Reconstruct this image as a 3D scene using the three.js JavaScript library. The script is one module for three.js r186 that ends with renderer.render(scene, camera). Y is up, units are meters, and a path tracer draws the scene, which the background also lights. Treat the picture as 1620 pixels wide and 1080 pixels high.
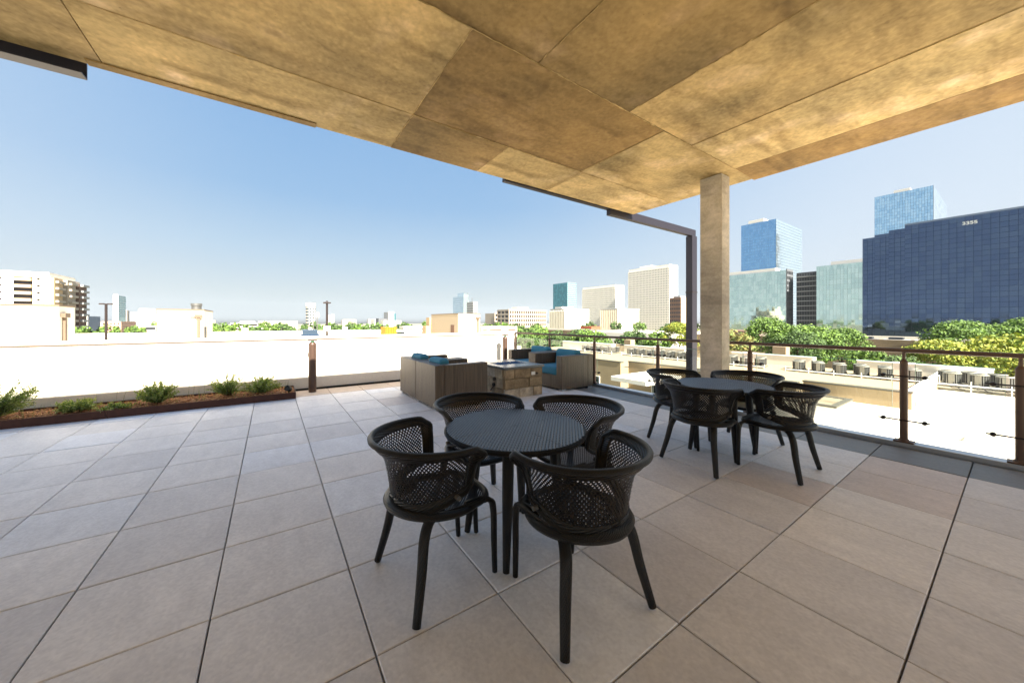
import * as THREE from 'three';
import { RoundedBoxGeometry } from 'three/addons/geometries/RoundedBoxGeometry.js';
import { mergeGeometries } from 'three/addons/utils/BufferGeometryUtils.js';
import { TextGeometry } from 'three/addons/geometries/TextGeometry.js';
import { FontLoader } from 'three/addons/loaders/FontLoader.js';

// ------------------------------------------------------------------ camera, sky, sun, exposure
// x runs towards the railing, -z towards the white wall; the camera stands at the origin, 1.40 m up
const scene = new THREE.Scene();
const camera = new THREE.PerspectiveCamera(2 * Math.atan(540 / 544.51) * 180 / Math.PI, 1.5, 0.05, 6000);
camera.position.set(0, 1.3985, 0);
camera.rotation.y = -0.5802;
camera.setViewOffset(1620, 1080, 24.6, 31.36, 1620, 1080);      // shifted lens, verticals stay vertical
const EXPOSURE = 4.6;
const renderer = new THREE.WebGLRenderer({ antialias: true });
renderer.toneMapping = THREE.LinearToneMapping;
renderer.toneMappingExposure = EXPOSURE;
renderer.shadowMap.enabled = true;

const clamp = (x, a = 0, b = 1) => Math.min(b, Math.max(a, x));
const lerp = (a, b, t) => a + (b - a) * t;
const sstep = (a, b, x) => { const t = clamp((x - a) / (b - a)); return t * t * (3 - 2 * t); };
const s2l = (v) => { v /= 255; return v <= 0.04045 ? v / 12.92 : ((v + 0.055) / 1.055) ** 2.4; };

// clear morning sky: pale at the horizon, deeper blue above, a little hazier over the city to the right
{
  const w = 512, h = 256, d = new Float32Array(w * h * 4);
  // colours in sRGB by height above the horizon: away from the sun, and towards it where the air scatters whiter
  const stops = [[0, [215, 225, 229]], [4, [209, 223, 228]], [10, [188, 214, 235]], [18, [156, 194, 232]], [32, [136, 180, 228]], [90, [98, 152, 216]]];
  const pale = [[0, [226, 234, 240]], [12, [219, 233, 247]], [30, [208, 227, 248]], [90, [98, 152, 216]]];
  const ramp = (st, e, c) => { let i = 0; while (i < st.length - 2 && e > st[i + 1][0]) i++; const t = clamp((e - st[i][0]) / (st[i + 1][0] - st[i][0])); return lerp(s2l(st[i][1][c]), s2l(st[i + 1][1][c]), t); };
  const sunAz = Math.atan2(1, -0.07) * 180 / Math.PI, ground = [120, 118, 110].map(s2l);
  for (let j = 0; j < h; j++) {
    const el = ((j + 0.5) / h - 0.5) * 180;
    for (let i = 0; i < w; i++) {
      const az = ((i + 0.5) / w - 0.5) * 360, k = 4 * (j * w + i);
      let off = Math.abs(((az - (sunAz - 168)) % 360 + 540) % 360 - 180);
      const m = sstep(12, 82, off);
      for (let c = 0; c < 3; c++) {
        const v = el < 0 ? lerp(lerp(ramp(stops, 0, c), ramp(pale, 0, c), m), ground[c], sstep(2, 10, -el)) : lerp(ramp(stops, el, c), ramp(pale, el, c), m);
        d[k + c] = v / EXPOSURE;
      }
      d[k + 3] = 1;
    }
  }
  const sky = new THREE.DataTexture(d, w, h, THREE.RGBAFormat, THREE.FloatType);
  sky.mapping = THREE.EquirectangularReflectionMapping;
  sky.magFilter = sky.minFilter = THREE.LinearFilter;
  sky.wrapS = THREE.RepeatWrapping;
  sky.needsUpdate = true;
  scene.background = sky; scene.environment = sky;
}
const sunDir = new THREE.Vector3(-0.07, 0.934, 1).normalize();
const sun = new THREE.DirectionalLight(new THREE.Color(1, 0.93, 0.82), 5);
sun.position.copy(sunDir).multiplyScalar(150).add(new THREE.Vector3(15, 0, -15));
sun.target.position.set(15, 0, -15);
sun.castShadow = true; sun.shadow.radius = 1;
sun.shadow.mapSize.set(4096, 4096);
Object.assign(sun.shadow.camera, { left: -60, right: 60, top: 60, bottom: -60, near: 1, far: 400 });
scene.add(sun, sun.target);
scene.fog = new THREE.FogExp2(new THREE.Color(0.86, 0.92, 1.0), 0.00006);

// ------------------------------------------------------------------ helpers
let seed = 7;
const rnd = () => { seed = (seed * 1664525 + 1013904223) >>> 0; return seed / 4294967296; };
const rr = (a, b) => a + (b - a) * rnd();
const reseed = (n) => { seed = n >>> 0; rnd(); rnd(); };
const V = (x, y, z) => new THREE.Vector3(x, y, z);
const hash = (x, y, s) => { let n = (x * 374761393 + y * 668265263 + s * 974634541) | 0; n = Math.imul(n ^ (n >>> 13), 1274126177); return ((n ^ (n >>> 16)) >>> 0) / 4294967296; };
const pn = (x, y, px, py, s) => {                        // periodic value noise
  const xi = Math.floor(x), yi = Math.floor(y), fx = x - xi, fy = y - yi, u = fx * fx * (3 - 2 * fx), v = fy * fy * (3 - 2 * fy);
  const X = (k) => ((k % px) + px) % px, Y = (k) => ((k % py) + py) % py;
  return lerp(lerp(hash(X(xi), Y(yi), s), hash(X(xi + 1), Y(yi), s), u), lerp(hash(X(xi), Y(yi + 1), s), hash(X(xi + 1), Y(yi + 1), s), u), v);
};
const fbm = (u, v, px, py, oct, s) => { let a = 0.5, t = 0, n = 0; for (let o = 0; o < oct; o++) { t += a * pn(u * px, v * py, px, py, s + o); n += a; a *= 0.5; px *= 2; py *= 2; } return t / n; };
function tex(w, h, fn, color = true) {
  const d = new Uint8Array(w * h * 4);
  for (let j = 0; j < h; j++) for (let i = 0; i < w; i++) {
    const c = fn(i / w, j / h), k = 4 * (j * w + i);
    if (typeof c === 'number') d[k] = d[k + 1] = d[k + 2] = clamp(c) * 255;
    else for (let q = 0; q < 3; q++) d[k + q] = clamp(c[q], 0, 255);
    d[k + 3] = 255;
  }
  const t = new THREE.DataTexture(d, w, h, THREE.RGBAFormat);
  t.wrapS = t.wrapT = THREE.RepeatWrapping; t.magFilter = THREE.LinearFilter; t.minFilter = THREE.LinearMipmapLinearFilter; t.generateMipmaps = true;
  if (color) t.colorSpace = THREE.SRGBColorSpace;
  t.needsUpdate = true;
  return t;
}
const std = (color, roughness = 0.8, o = {}) => new THREE.MeshStandardMaterial({ color, roughness, ...o });
const phy = (color, roughness = 0.8, o = {}) => new THREE.MeshPhysicalMaterial({ color, roughness, ...o });

const taken = {};
function numbered(n) { const k = taken[n] = (taken[n] ?? -1) + 1; return k ? `${n}_${String(k).padStart(3, '0')}` : n; }
function shade(o) { o.traverse((m) => { if (m.isMesh) { m.castShadow = true; m.receiveShadow = true; } }); return o; }
function tag(o, label, category, group, kind) { o.userData = { ...o.userData, label, category }; if (group) o.userData.group = group; if (kind) o.userData.kind = kind; return o; }
function thing(name, label, category, pos = [0, 0, 0], turn = 0, group) {
  const o = new THREE.Group(); o.name = numbered(name); o.position.set(...pos); o.rotation.y = turn; scene.add(o);
  return tag(o, label, category, group);
}
function part(parent, name, geo, mat, pos, kind) {
  const m = new THREE.Mesh(Array.isArray(geo) ? mergeGeometries(geo.map((g) => g.index ? g.toNonIndexed() : g)) : geo, mat);
  m.name = name; if (pos) m.position.set(...pos); if (kind) m.userData.kind = kind;
  m.castShadow = m.receiveShadow = true; parent.add(m); return m;
}
function structure(name, geo, mat, label, category) { const m = part(scene, numbered(name), geo, mat); m.userData = { kind: 'structure', label, category }; return m; }
function copyThing(o, pos, turn, label) { const c = o.clone(); c.name = numbered(o.name.replace(/_\d+$/, '')); c.position.set(...pos); c.rotation.set(0, turn, 0); c.userData = { ...o.userData, label: label ?? o.userData.label }; scene.add(c); return c; }
// uv in metres from positions and normals
function uvm(g, scale = 1, ou = 0, ov = 0) {
  const p = g.attributes.position, n = g.attributes.normal, uv = new Float32Array(p.count * 2);
  for (let i = 0; i < p.count; i++) {
    const ax = Math.abs(n.getX(i)), ay = Math.abs(n.getY(i)), az = Math.abs(n.getZ(i));
    let u, v;
    if (ay >= ax && ay >= az) { u = p.getX(i); v = p.getZ(i); } else if (ax >= az) { u = p.getZ(i); v = p.getY(i); } else { u = p.getX(i); v = p.getY(i); }
    uv[2 * i] = u * scale + ou; uv[2 * i + 1] = v * scale + ov;
  }
  g.setAttribute('uv', new THREE.BufferAttribute(uv, 2)); return g;
}
const bx = (x0, x1, y0, y1, z0, z1, s = 1) => uvm(new THREE.BoxGeometry(x1 - x0, y1 - y0, z1 - z0).translate((x0 + x1) / 2, (y0 + y1) / 2, (z0 + z1) / 2), s);
const rbx = (x0, x1, y0, y1, z0, z1, r = 0.01, s = 1, seg = 2) => uvm(new RoundedBoxGeometry(x1 - x0, y1 - y0, z1 - z0, seg, r).translate((x0 + x1) / 2, (y0 + y1) / 2, (z0 + z1) / 2), s);
const cyl = (r0, r1, h, x, y, z, seg = 16) => new THREE.CylinderGeometry(r1, r0, h, seg).translate(x, y + h / 2, z);
function tube(pts, radii, seg = 24, rad = 8, wide = 1) {          // tapered, capped tube through points
  const c = new THREE.CatmullRomCurve3(pts.map((p) => p.isVector3 ? p : V(...p)), false, 'centripetal'), fr = c.computeFrenetFrames(seg, false), pos = [], uv = [], idx = [];
  const R = typeof radii === 'number' ? [radii, radii] : radii;
  const len = c.getLength();
  for (let i = 0; i <= seg; i++) {
    const t = i / seg, k = t * (R.length - 1), a = Math.min(Math.floor(k), R.length - 2), r = lerp(R[a], R[a + 1], k - a), p = c.getPoint(t);
    for (let j = 0; j <= rad; j++) {
      const th = j / rad * 2 * Math.PI, N = fr.normals[i], B = fr.binormals[i], cx = Math.cos(th) * r, sx = Math.sin(th) * r * wide;
      pos.push(p.x + N.x * cx + B.x * sx, p.y + N.y * cx + B.y * sx, p.z + N.z * cx + B.z * sx); uv.push(j / rad, t * len);
    }
  }
  for (let i = 0; i < seg; i++) for (let j = 0; j < rad; j++) { const a = i * (rad + 1) + j, b = a + rad + 1; idx.push(a, a + 1, b, b, a + 1, b + 1); }
  for (const e of [0, seg]) {
    const o = pos.length / 3, p = c.getPoint(e / seg), tn = fr.tangents[e], r = (e ? R[R.length - 1] : R[0]) * 0.45;
    pos.push(p.x + tn.x * (e ? r : -r), p.y + tn.y * (e ? r : -r), p.z + tn.z * (e ? r : -r)); uv.push(0.5, (e ? len + r : -r));
    for (let j = 0; j < rad; j++) { const a = e * (rad + 1) + j; e ? idx.push(o, a, a + 1) : idx.push(o, a + 1, a); }
  }
  const g = new THREE.BufferGeometry();
  g.setAttribute('position', new THREE.Float32BufferAttribute(pos, 3)); g.setAttribute('uv', new THREE.Float32BufferAttribute(uv, 2)); g.setIndex(idx); g.computeVertexNormals(); return g;
}
function mesh3(pos, uv, idx) {
  const g = new THREE.BufferGeometry();
  g.setAttribute('position', new THREE.Float32BufferAttribute(pos, 3)); if (uv) g.setAttribute('uv', new THREE.Float32BufferAttribute(uv, 2)); if (idx) g.setIndex(idx); g.computeVertexNormals(); return g;
}

// ------------------------------------------------------------------ materials
const concreteMap = (base, amp, s, warm) => tex(1024, 1024, (u, v) => {
  const wu = u + 0.03 * (fbm(u, v, 6, 6, 3, s + 11) - 0.5), wv = v + 0.03 * (fbm(u, v, 6, 6, 3, s + 12) - 0.5);
  const a = fbm(wu, wv, 4, 4, 7, s) - 0.5, b = fbm(wu, wv, 12, 46, 4, s + 20) - 0.5, c = fbm(u, v, 110, 110, 3, s + 40) - 0.5;
  const vein = Math.max(0, 0.05 - Math.abs(fbm(wu, wv, 7, 9, 4, s + 70) - 0.5)) * 9, stain = Math.max(0, fbm(wu, wv, 3, 14, 5, s + 60) - 0.56) * 2.6;
  const pale = Math.max(0, fbm(wu, wv, 9, 9, 5, s + 80) - 0.6) * 2.2;
  const n = pn(u * 260, v * 260, 260, 260, s + 90), gate = fbm(u, v, 8, 8, 3, s + 95);
  const pit = n > 0.985 - 0.05 * Math.max(0, gate - 0.5) ? -46 : n < 0.012 ? 20 : 0;
  const t = amp * (1.5 * a + 0.4 * b + 0.5 * c - 0.7 * stain - 0.3 * vein + 0.6 * pale) + pit;
  return [base[0] + t * 1.05, base[1] + t - warm * a * 14, base[2] + t * 0.85 - warm * a * 26 + warm * pale * 26];
});
const concreteBump = tex(512, 512, (u, v) => 0.5 + 0.7 * (fbm(u, v, 8, 8, 5, 300) - 0.5) + 0.3 * (fbm(u, v, 60, 60, 2, 310) - 0.5) - (pn(u * 150, v * 150, 150, 150, 320) > 0.97 ? 0.3 : 0), false);
const tile = (t, k) => { const c = t.clone(); c.repeat.set(k, k); c.needsUpdate = true; return c; };
const soffitTex = [concreteMap([194, 167, 114], 74, 1, 1), concreteMap([197, 170, 118], 80, 5, 1)];
const M = {};
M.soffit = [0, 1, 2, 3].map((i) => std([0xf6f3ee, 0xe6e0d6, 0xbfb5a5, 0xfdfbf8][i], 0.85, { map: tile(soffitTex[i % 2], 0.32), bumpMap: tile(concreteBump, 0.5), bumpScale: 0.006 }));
M.soffitDark = std(0xb9ab93, 0.85, { map: tile(soffitTex[1], 0.3), bumpMap: tile(concreteBump, 0.5), bumpScale: 0.006 });
M.slabEdge = std(0xd8c9a8, 0.9, { map: tile(soffitTex[0], 0.4) });
const colTex = concreteMap([176, 164, 146], 46, 9, 0.3);
M.column = std(0xffffff, 0.85, { map: tile(colTex, 0.5), bumpMap: tile(concreteBump, 0.6), bumpScale: 0.004 });
const paverTex = tex(1024, 1024, (u, v) => {
  const a = fbm(u, v, 6, 6, 5, 401) - 0.5, c = fbm(u, v, 120, 120, 3, 420) - 0.5, b = fbm(u, v, 24, 10, 4, 430) - 0.5;
  const fleck = pn(u * 420, v * 420, 420, 420, 440); const f = fleck > 0.985 ? -26 : fleck < 0.02 ? 14 : 0;
  const t = 20 * a + 16 * b + 26 * c + f; return [223 + t, 225 + t, 232 + t * 0.95];
});
const paverBump = tex(512, 512, (u, v) => 0.5 + 0.5 * (fbm(u, v, 80, 80, 3, 450) - 0.5), false);
M.paver = [0xffffff, 0xf6f2ee, 0xede9e6, 0xfffaf4].map((c) => std(c, 0.55, { map: tile(paverTex, 0.6), bumpMap: tile(paverBump, 1.6), bumpScale: 0.0012 }));
M.paverStained = std(0xeadfd8, 0.6, { map: tile(paverTex, 0.6), bumpMap: tile(paverBump, 1.6), bumpScale: 0.0012 });
M.paverTan = [0xd9c3ae, 0xd2bda9, 0xdfc9b6].map((c) => std(c, 0.65, { map: tile(paverTex, 0.6), bumpMap: tile(paverBump, 1.6), bumpScale: 0.0012 }));
M.paverGrey = [0x8b8b8c, 0x858687, 0x919190].map((c) => std(c, 0.5, { map: tile(paverTex, 0.6), bumpMap: tile(paverBump, 1.6), bumpScale: 0.0012 }));
M.joint = std(0x161412, 0.95);
const stuccoBump = tex(512, 512, (u, v) => fbm(u, v, 60, 60, 4, 500), false);
const stuccoTex = tex(512, 512, (u, v) => { const t = 12 * (fbm(u, v, 5, 5, 5, 510) - 0.5) + 8 * (fbm(u, v, 70, 70, 2, 520) - 0.5); return [236 + t, 228 + t, 214 + t]; });
M.stucco = std(0xffffff, 0.9, { map: tile(stuccoTex, 0.4), bumpMap: tile(stuccoBump, 1.2), bumpScale: 0.003 });
M.stuccoTan = std(0xb3a389, 0.9, { map: tile(stuccoTex, 0.4), bumpMap: tile(stuccoBump, 1.2), bumpScale: 0.003 });
const membraneTex = tex(1024, 1024, (u, v) => { const t = 26 * (fbm(u, v, 4, 4, 6, 530) - 0.5) + 14 * (fbm(u, v, 30, 30, 3, 540) - 0.5); const s = Math.max(0, fbm(u, v, 6, 6, 5, 550) - 0.58) * 90; return [228 + t - s, 219 + t - s * 1.1, 202 + t - s * 1.4]; });
M.membrane = std(0xffffff, 0.85, { map: tile(membraneTex, 0.12) });
M.membraneDark = std(0x9c9484, 0.9, { map: tile(membraneTex, 0.2) });
M.deck = std(0xf2eee6, 0.9, { map: tile(membraneTex, 0.08) });
M.coping = std(0x5a5548, 0.6);
M.copingBrown = std(0x6b5b4a, 0.6);
M.corten = std(0xffffff, 0.8, { map: tile(tex(256, 256, (u, v) => { const t = 26 * (fbm(u, v, 10, 10, 5, 560) - 0.5); return [74 + t, 44 + t * 0.8, 34 + t * 0.7]; }), 1.2) });
M.mulch = std(0xffffff, 1, { map: tile(tex(512, 512, (u, v) => { const t = 90 * (fbm(u, v, 40, 40, 4, 570) - 0.5); return [118 + t, 78 + t * 0.8, 48 + t * 0.6]; }), 1) });
M.chip = [0x8a5a34, 0x6b4428, 0xa9774a, 0xc09a6a].map((c) => std(c, 0.95));
M.bronze = std(0x5a463b, 0.42, { metalness: 0.35 });
M.bronzeDark = std(0x2f2726, 0.45, { metalness: 0.4 });
M.steelFrame = std(0x2c2931, 0.45, { metalness: 0.4 });
M.aluminium = std(0xb9bdc2, 0.28, { metalness: 0.85 });
M.galv = std(0x7d7d7a, 0.45, { metalness: 0.7 });
M.condenser = std(0x8f8a7e, 0.5, { metalness: 0.2 });
M.coil = std(0x3a3733, 0.6, { metalness: 0.4 });
M.black = std(0x15130f, 0.6);
M.rubber = std(0x1c1b19, 0.7);
M.whitePaint = std(0xe9e6df, 0.6);
M.glassPane = phy(0xf4fbf8, 0.0, { transmission: 1, thickness: 0, ior: 1.5 });
M.glassEdge = phy(0x9fc9b8, 0.1, { transmission: 0.6, thickness: 0 });
// woven black resin strand
const wrapBump = tex(64, 256, (u, v) => { const a = (v * 8 + u * 2) % 1; return 0.5 + 0.5 * Math.sin(a * 2 * Math.PI) * (0.7 + 0.3 * pn(u * 4, v * 32, 4, 32, 600)); }, false);
M.resin = phy(0x13100f, 0.38, { bumpMap: tile(wrapBump, 10), bumpScale: 0.0025, specularIntensity: 0.7 });
M.resinStrand = phy(0x13100f, 0.34, { specularIntensity: 0.7, side: THREE.DoubleSide });
M.resinTop = phy(0x2b2b33, 0.36, { specularIntensity: 1, ior: 1.65 });
M.bumper = std(0x4f4b47, 0.6);
const wickerTex = tex(512, 512, (u, v) => {
  const s = pn(u * 96, v * 3, 96, 3, 620) - 0.5, m = pn(u * 22, v * 2, 22, 2, 630) - 0.5, r = Math.sin(v * 110 * Math.PI * 2 + (Math.floor(u * 96) % 2) * Math.PI) * 0.5, k = 30 * s + 13 * m + 26 * r;
  return [84 + k, 70 + k * 0.92, 54 + k * 0.85];
});
const wickerBump = tex(512, 512, (u, v) => 0.5 + 0.35 * Math.sin(u * 96 * 2 * Math.PI) * Math.sin(v * 110 * 2 * Math.PI) + 0.3 * (pn(u * 96, v * 4, 96, 4, 640) - 0.5), false);
M.wicker = phy(0xffffff, 0.42, { map: tile(wickerTex, 1.4), bumpMap: tile(wickerBump, 1.4), bumpScale: 0.003 });
const clothBump = tex(256, 256, (u, v) => 0.5 + 0.25 * Math.sin(u * 128 * Math.PI) * Math.sin(v * 128 * Math.PI) + 0.2 * (fbm(u, v, 6, 6, 3, 650) - 0.5), false);
M.cushion = phy(0x3a7a92, 0.85, { bumpMap: tile(clothBump, 4), bumpScale: 0.0015, sheen: 0.25, sheenRoughness: 0.6, sheenColor: new THREE.Color(0.5, 0.7, 0.8) });
const stoneTex = tex(512, 512, (u, v) => { const t = 70 * (fbm(u, v, 7, 7, 6, 660) - 0.5) + 40 * (fbm(u, v, 40, 40, 3, 670) - 0.5); return [182 + t, 169 + t, 150 + t * 0.9]; });
M.stone = [0xffffff, 0xeee4d4, 0xdccdb6, 0xf8f0e2, 0xc9bba4].map((c) => std(c, 0.9, { map: tile(stoneTex, 1.3), bumpMap: tile(concreteBump, 4), bumpScale: 0.01 }));
M.mortar = std(0x6d5e4c, 0.95);
M.granite = phy(0x6c6b68, 0.25, { map: tile(paverTex, 1.2) });
M.fireGlass = phy(0x2c5688, 0.08, { metalness: 0.1 });
M.leaf = [0x7d9440, 0x8ea44a, 0x667f34, 0xa9b25c].map((c) => phy(c, 0.8, { side: THREE.DoubleSide, transmission: 0.4, thickness: 0 }));
M.stem = std(0x5a4630, 0.9);
M.grass = std(0x8d9150, 0.9, { side: THREE.DoubleSide });
M.bark = std(0x4a3c2e, 0.95);

// ------------------------------------------------------------------ terrace floor: pavers on pedestals over a dark deck
const S = 0.6096, GX = -0.8499, GZ = -2.0903;
const floor = structure('terrace_floor', bx(-5.3, 6.1, -0.5, -0.045, -8.3, 1.6, 0.5), M.joint, 'paved rooftop terrace floor with open dark joints between large grey pavers', 'floor');
{
  reseed(11);
  const paverGeo = (w, d, ou, ov) => {                 // chamfered slab, 18 triangles
    const gp = 0.0035, x = w / 2 - gp, z = d / 2 - gp, c = 0.004, t = 0, m = -0.004, b = -0.04;
    const ring = (X, y, Z) => [[-X, y, -Z], [X, y, -Z], [X, y, Z], [-X, y, Z]];
    const pos = [], quad = (a, bq, cq, dq) => pos.push(...a, ...bq, ...cq, ...a, ...cq, ...dq);
    const r0 = ring(x - c, t, z - c), r1 = ring(x, m, z), r2 = ring(x, b, z);
    quad(r0[3], r0[2], r0[1], r0[0]);
    for (let i = 0; i < 4; i++) { const j = (i + 1) % 4; quad(r0[i], r0[j], r1[j], r1[i]); quad(r1[i], r1[j], r2[j], r2[i]); }
    const g = mesh3(pos); return uvm(g, 1, ou, ov);
  };
  const full = [0, 1, 2, 3, 4, 5].map((i) => paverGeo(S, S, i * 0.73, i * 1.31));
  const cut = [0, 1, 2].map((i) => paverGeo(S, 0.403, i * 0.61, i * 0.47));
  const strip = [0, 1, 2].map((i) => paverGeo(S, 0.62, i * 0.37, i * 0.97));
  const pick = (a) => a[Math.floor(rnd() * a.length)];
  const add = (g, m, x, z) => { const p = part(floor, 'paver', g, m, [x, rr(-0.0022, 0.0022), z]); p.rotation.set(rr(-1, 1) * 0.0016, rnd() < 0.5 && g.sq ? Math.PI : 0, rr(-1, 1) * 0.0016); };
  full.forEach((g) => { g.sq = true; });
  for (let i = -7; i <= 10; i++) for (let k = -9; k <= 6; k++) {
    const x = GX + (i + 0.5) * S;
    if (k === -9) { add(pick(strip), i === 10 ? pick(M.paverGrey) : pick(M.paverTan), x, -7.372 - 0.31); continue; }
    const stained = (i === 7 && k === 2) || (i === 8 && k === 3) || (i === 4 && k === -6) || (i === 9 && k === 3);
    const mat = i === 10 ? pick(M.paverGrey) : stained ? M.paverStained : pick(M.paver);
    if (k === -8) { add(pick(cut), mat, x, GZ - 8 * S - 0.2015); continue; }
    add(pick(full), mat, x, GZ + (k - 0.5) * S + 0 * S);
  }
}
// aluminium edge curb under the railing
const curb = thing('edge_curb', 'long aluminium curb along the terrace edge under the glass railing', 'curb', [5.98, 0, -2.6]);
for (const [z0, z1] of [[-5.48, -2.72], [-2.715, 0.0], [0.005, 3.1]]) part(curb, 'curb_section', rbx(-0.09, 0.07, -0.11, 0.05, z0, z1, 0.006), M.aluminium);

// ------------------------------------------------------------------ the white parapet wall
const wall = thing('parapet_wall', 'long white stucco parapet wall at the back of the terrace', 'wall', [0.3, 0, -8.086]);
part(wall, 'wall_panel', bx(-8.3, 5.66, -0.6, 1.045, -0.3, 0, 1), M.stucco);
part(wall, 'coping', rbx(-8.31, 5.67, 1.045, 1.088, -0.325, 0.018, 0.006), M.whitePaint);
part(wall, 'base_flashing', bx(-8.3, 5.66, -0.6, 0.028, 0.002, 0.03, 1), M.black);
part(wall, 'drip_edge', bx(-8.3, 5.665, 1.026, 1.0445, 0.002, 0.014), M.copingBrown);

// ------------------------------------------------------------------ slab overhead
const slab = thing('concrete_slab', 'board marked concrete slab roofing over the terrace', 'roof', [0, 3.6, 0]);
{
  const top = 0.15;
  part(slab, 'slab_core', [bx(-9, 6.2, 0.008, top, -4.36, 6, 0.4)], M.slabEdge);
  const P = (x0, x1, z0, z1, m, dy = 0) => { const g = 0.003; const p = part(slab, 'formwork_panel', rbx(x0 + g, x1 - g, -0.012 + dy, 0.0075, z0 + g, z1 - g, 0.0035, 1, 1), m); return p; };
  const m = M.soffit;
  // between the wall side edge and the first seam
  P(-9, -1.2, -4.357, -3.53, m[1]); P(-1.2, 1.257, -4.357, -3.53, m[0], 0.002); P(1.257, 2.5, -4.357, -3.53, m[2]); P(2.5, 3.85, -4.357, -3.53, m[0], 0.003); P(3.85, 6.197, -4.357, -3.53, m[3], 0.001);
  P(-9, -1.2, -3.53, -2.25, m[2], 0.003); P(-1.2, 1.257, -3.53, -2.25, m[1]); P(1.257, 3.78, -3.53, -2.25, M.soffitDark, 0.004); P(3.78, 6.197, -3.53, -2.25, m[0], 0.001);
  P(-9, -1.75, -2.25, 6, m[1]); P(-1.75, 1.9, -2.25, 6, m[2], 0.003); P(1.9, 3.13, -2.25, 6, m[2], 0.001); P(3.13, 4.38, -2.25, 6, m[1], 0.003); P(4.38, 5.57, -2.25, 6, m[3], 0.002);  // inner panels overhead tinted darker, putting the fading bounce light into their colour
  // sloping edge strip over the railing
  const sh = new THREE.Shape([[5.573, 0.006], [6.197, 0.006], [6.197, -0.032], [5.573, -0.01]].map((p) => new THREE.Vector2(...p)));
  const eg = new THREE.ExtrudeGeometry(sh, { depth: 8.25, bevelEnabled: false }).translate(0, 0, -2.247);
  part(slab, 'edge_strip', uvm(eg), M.soffitDark);
  part(slab, 'drip_lip', rbx(-1.3, 0.42, -0.024, -0.0125, -4.355, -4.263, 0.004), m[2]);
  // rough fins of cement paste left along the form joints
  reseed(77);
  const fin = (x0, z0, x1, z1) => {
    const n = Math.ceil(Math.hypot(x1 - x0, z1 - z0) / 0.05), pos = [], dx = (x1 - x0), dz = (z1 - z0), L = Math.hypot(dx, dz), nx = -dz / L, nz = dx / L;
    let prev = null;
    for (let i = 0; i <= n; i++) {
      const t = i / n, w = rr(0.001, 0.005) * (rnd() < 0.2 ? 2.4 : 1), o = rr(-0.004, 0.004), y = -0.0135 - rr(0.001, 0.006), x = x0 + dx * t, z = z0 + dz * t;
      const c = [[x + nx * (o - w), -0.0115, z + nz * (o - w)], [x + nx * o, y, z + nz * o], [x + nx * (o + w), -0.0115, z + nz * (o + w)]];
      if (prev) for (const [a, b] of [[0, 1], [1, 2]]) pos.push(...prev[a], ...prev[b], ...c[b], ...prev[a], ...c[b], ...c[a]);
      prev = c;
    }
    return uvm(mesh3(pos));
  };
  for (const l of [[-3, -3.53, 6.1, -3.53], [-3, -2.25, 6.15, -2.25], [1.257, -4.33, 1.257, -2.25], [3.8, -4.33, 3.78, -2.25], [1.9, -2.25, 1.9, 2], [3.13, -2.25, 3.13, 2], [4.38, -2.25, 4.38, 2], [2.5, -4.3, 2.5, -3.53]]) part(slab, 'cement_fin', fin(...l), M.soffit[1]);
}
const column = thing('concrete_column', 'square concrete column holding up the slab by the railing', 'column', [5.665, 0, -2.565]);
{
  const g = new RoundedBoxGeometry(0.25, 3.585, 0.31, 2, 0.012).translate(0, 1.7925, 0);
  part(column, 'shaft', uvm(g, 1, 0.2, 0.3), M.column);
}
for (const x of [-4.2, 0.8, 5.4]) part(slab, 'rear_column', bx(x - 0.2, x + 0.2, -4.1, -0.013, 5.5, 5.8), M.column);

// steel frame along the slab edge
const frameR = thing('steel_gantry', 'dark steel beam and post standing out beyond the slab corner', 'frame', [8.65, -2.2, -4.44]);
part(frameR, 'beam', [rbx(-3.11, 0.1, 5.69, 5.85, -0.05, 0.05, 0.006), rbx(-5.6, -3.115, 5.792, 5.85, -0.05, 0.03, 0.006)], M.steelFrame);
part(frameR, 'post', rbx(-0.12, 0.1, 0, 5.687, -0.08, 0.08, 0.008), M.steelFrame);
part(frameR, 'splice_plate', bx(-0.125, 0.105, 4.3, 4.33, -0.086, 0.086), M.bronzeDark);
const frameL = thing('steel_fascia', 'dark steel fascia plate hanging at the far left slab edge', 'fascia', [-4.5, 3.5, -4.42]);
part(frameL, 'web', rbx(-4.5, 3.16, 0.012, 0.14, -0.05, -0.03, 0.004), M.steelFrame);
part(frameL, 'flange', rbx(-4.5, 3.16, 0, 0.012, -0.05, 0.07, 0.004), M.steelFrame);

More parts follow.
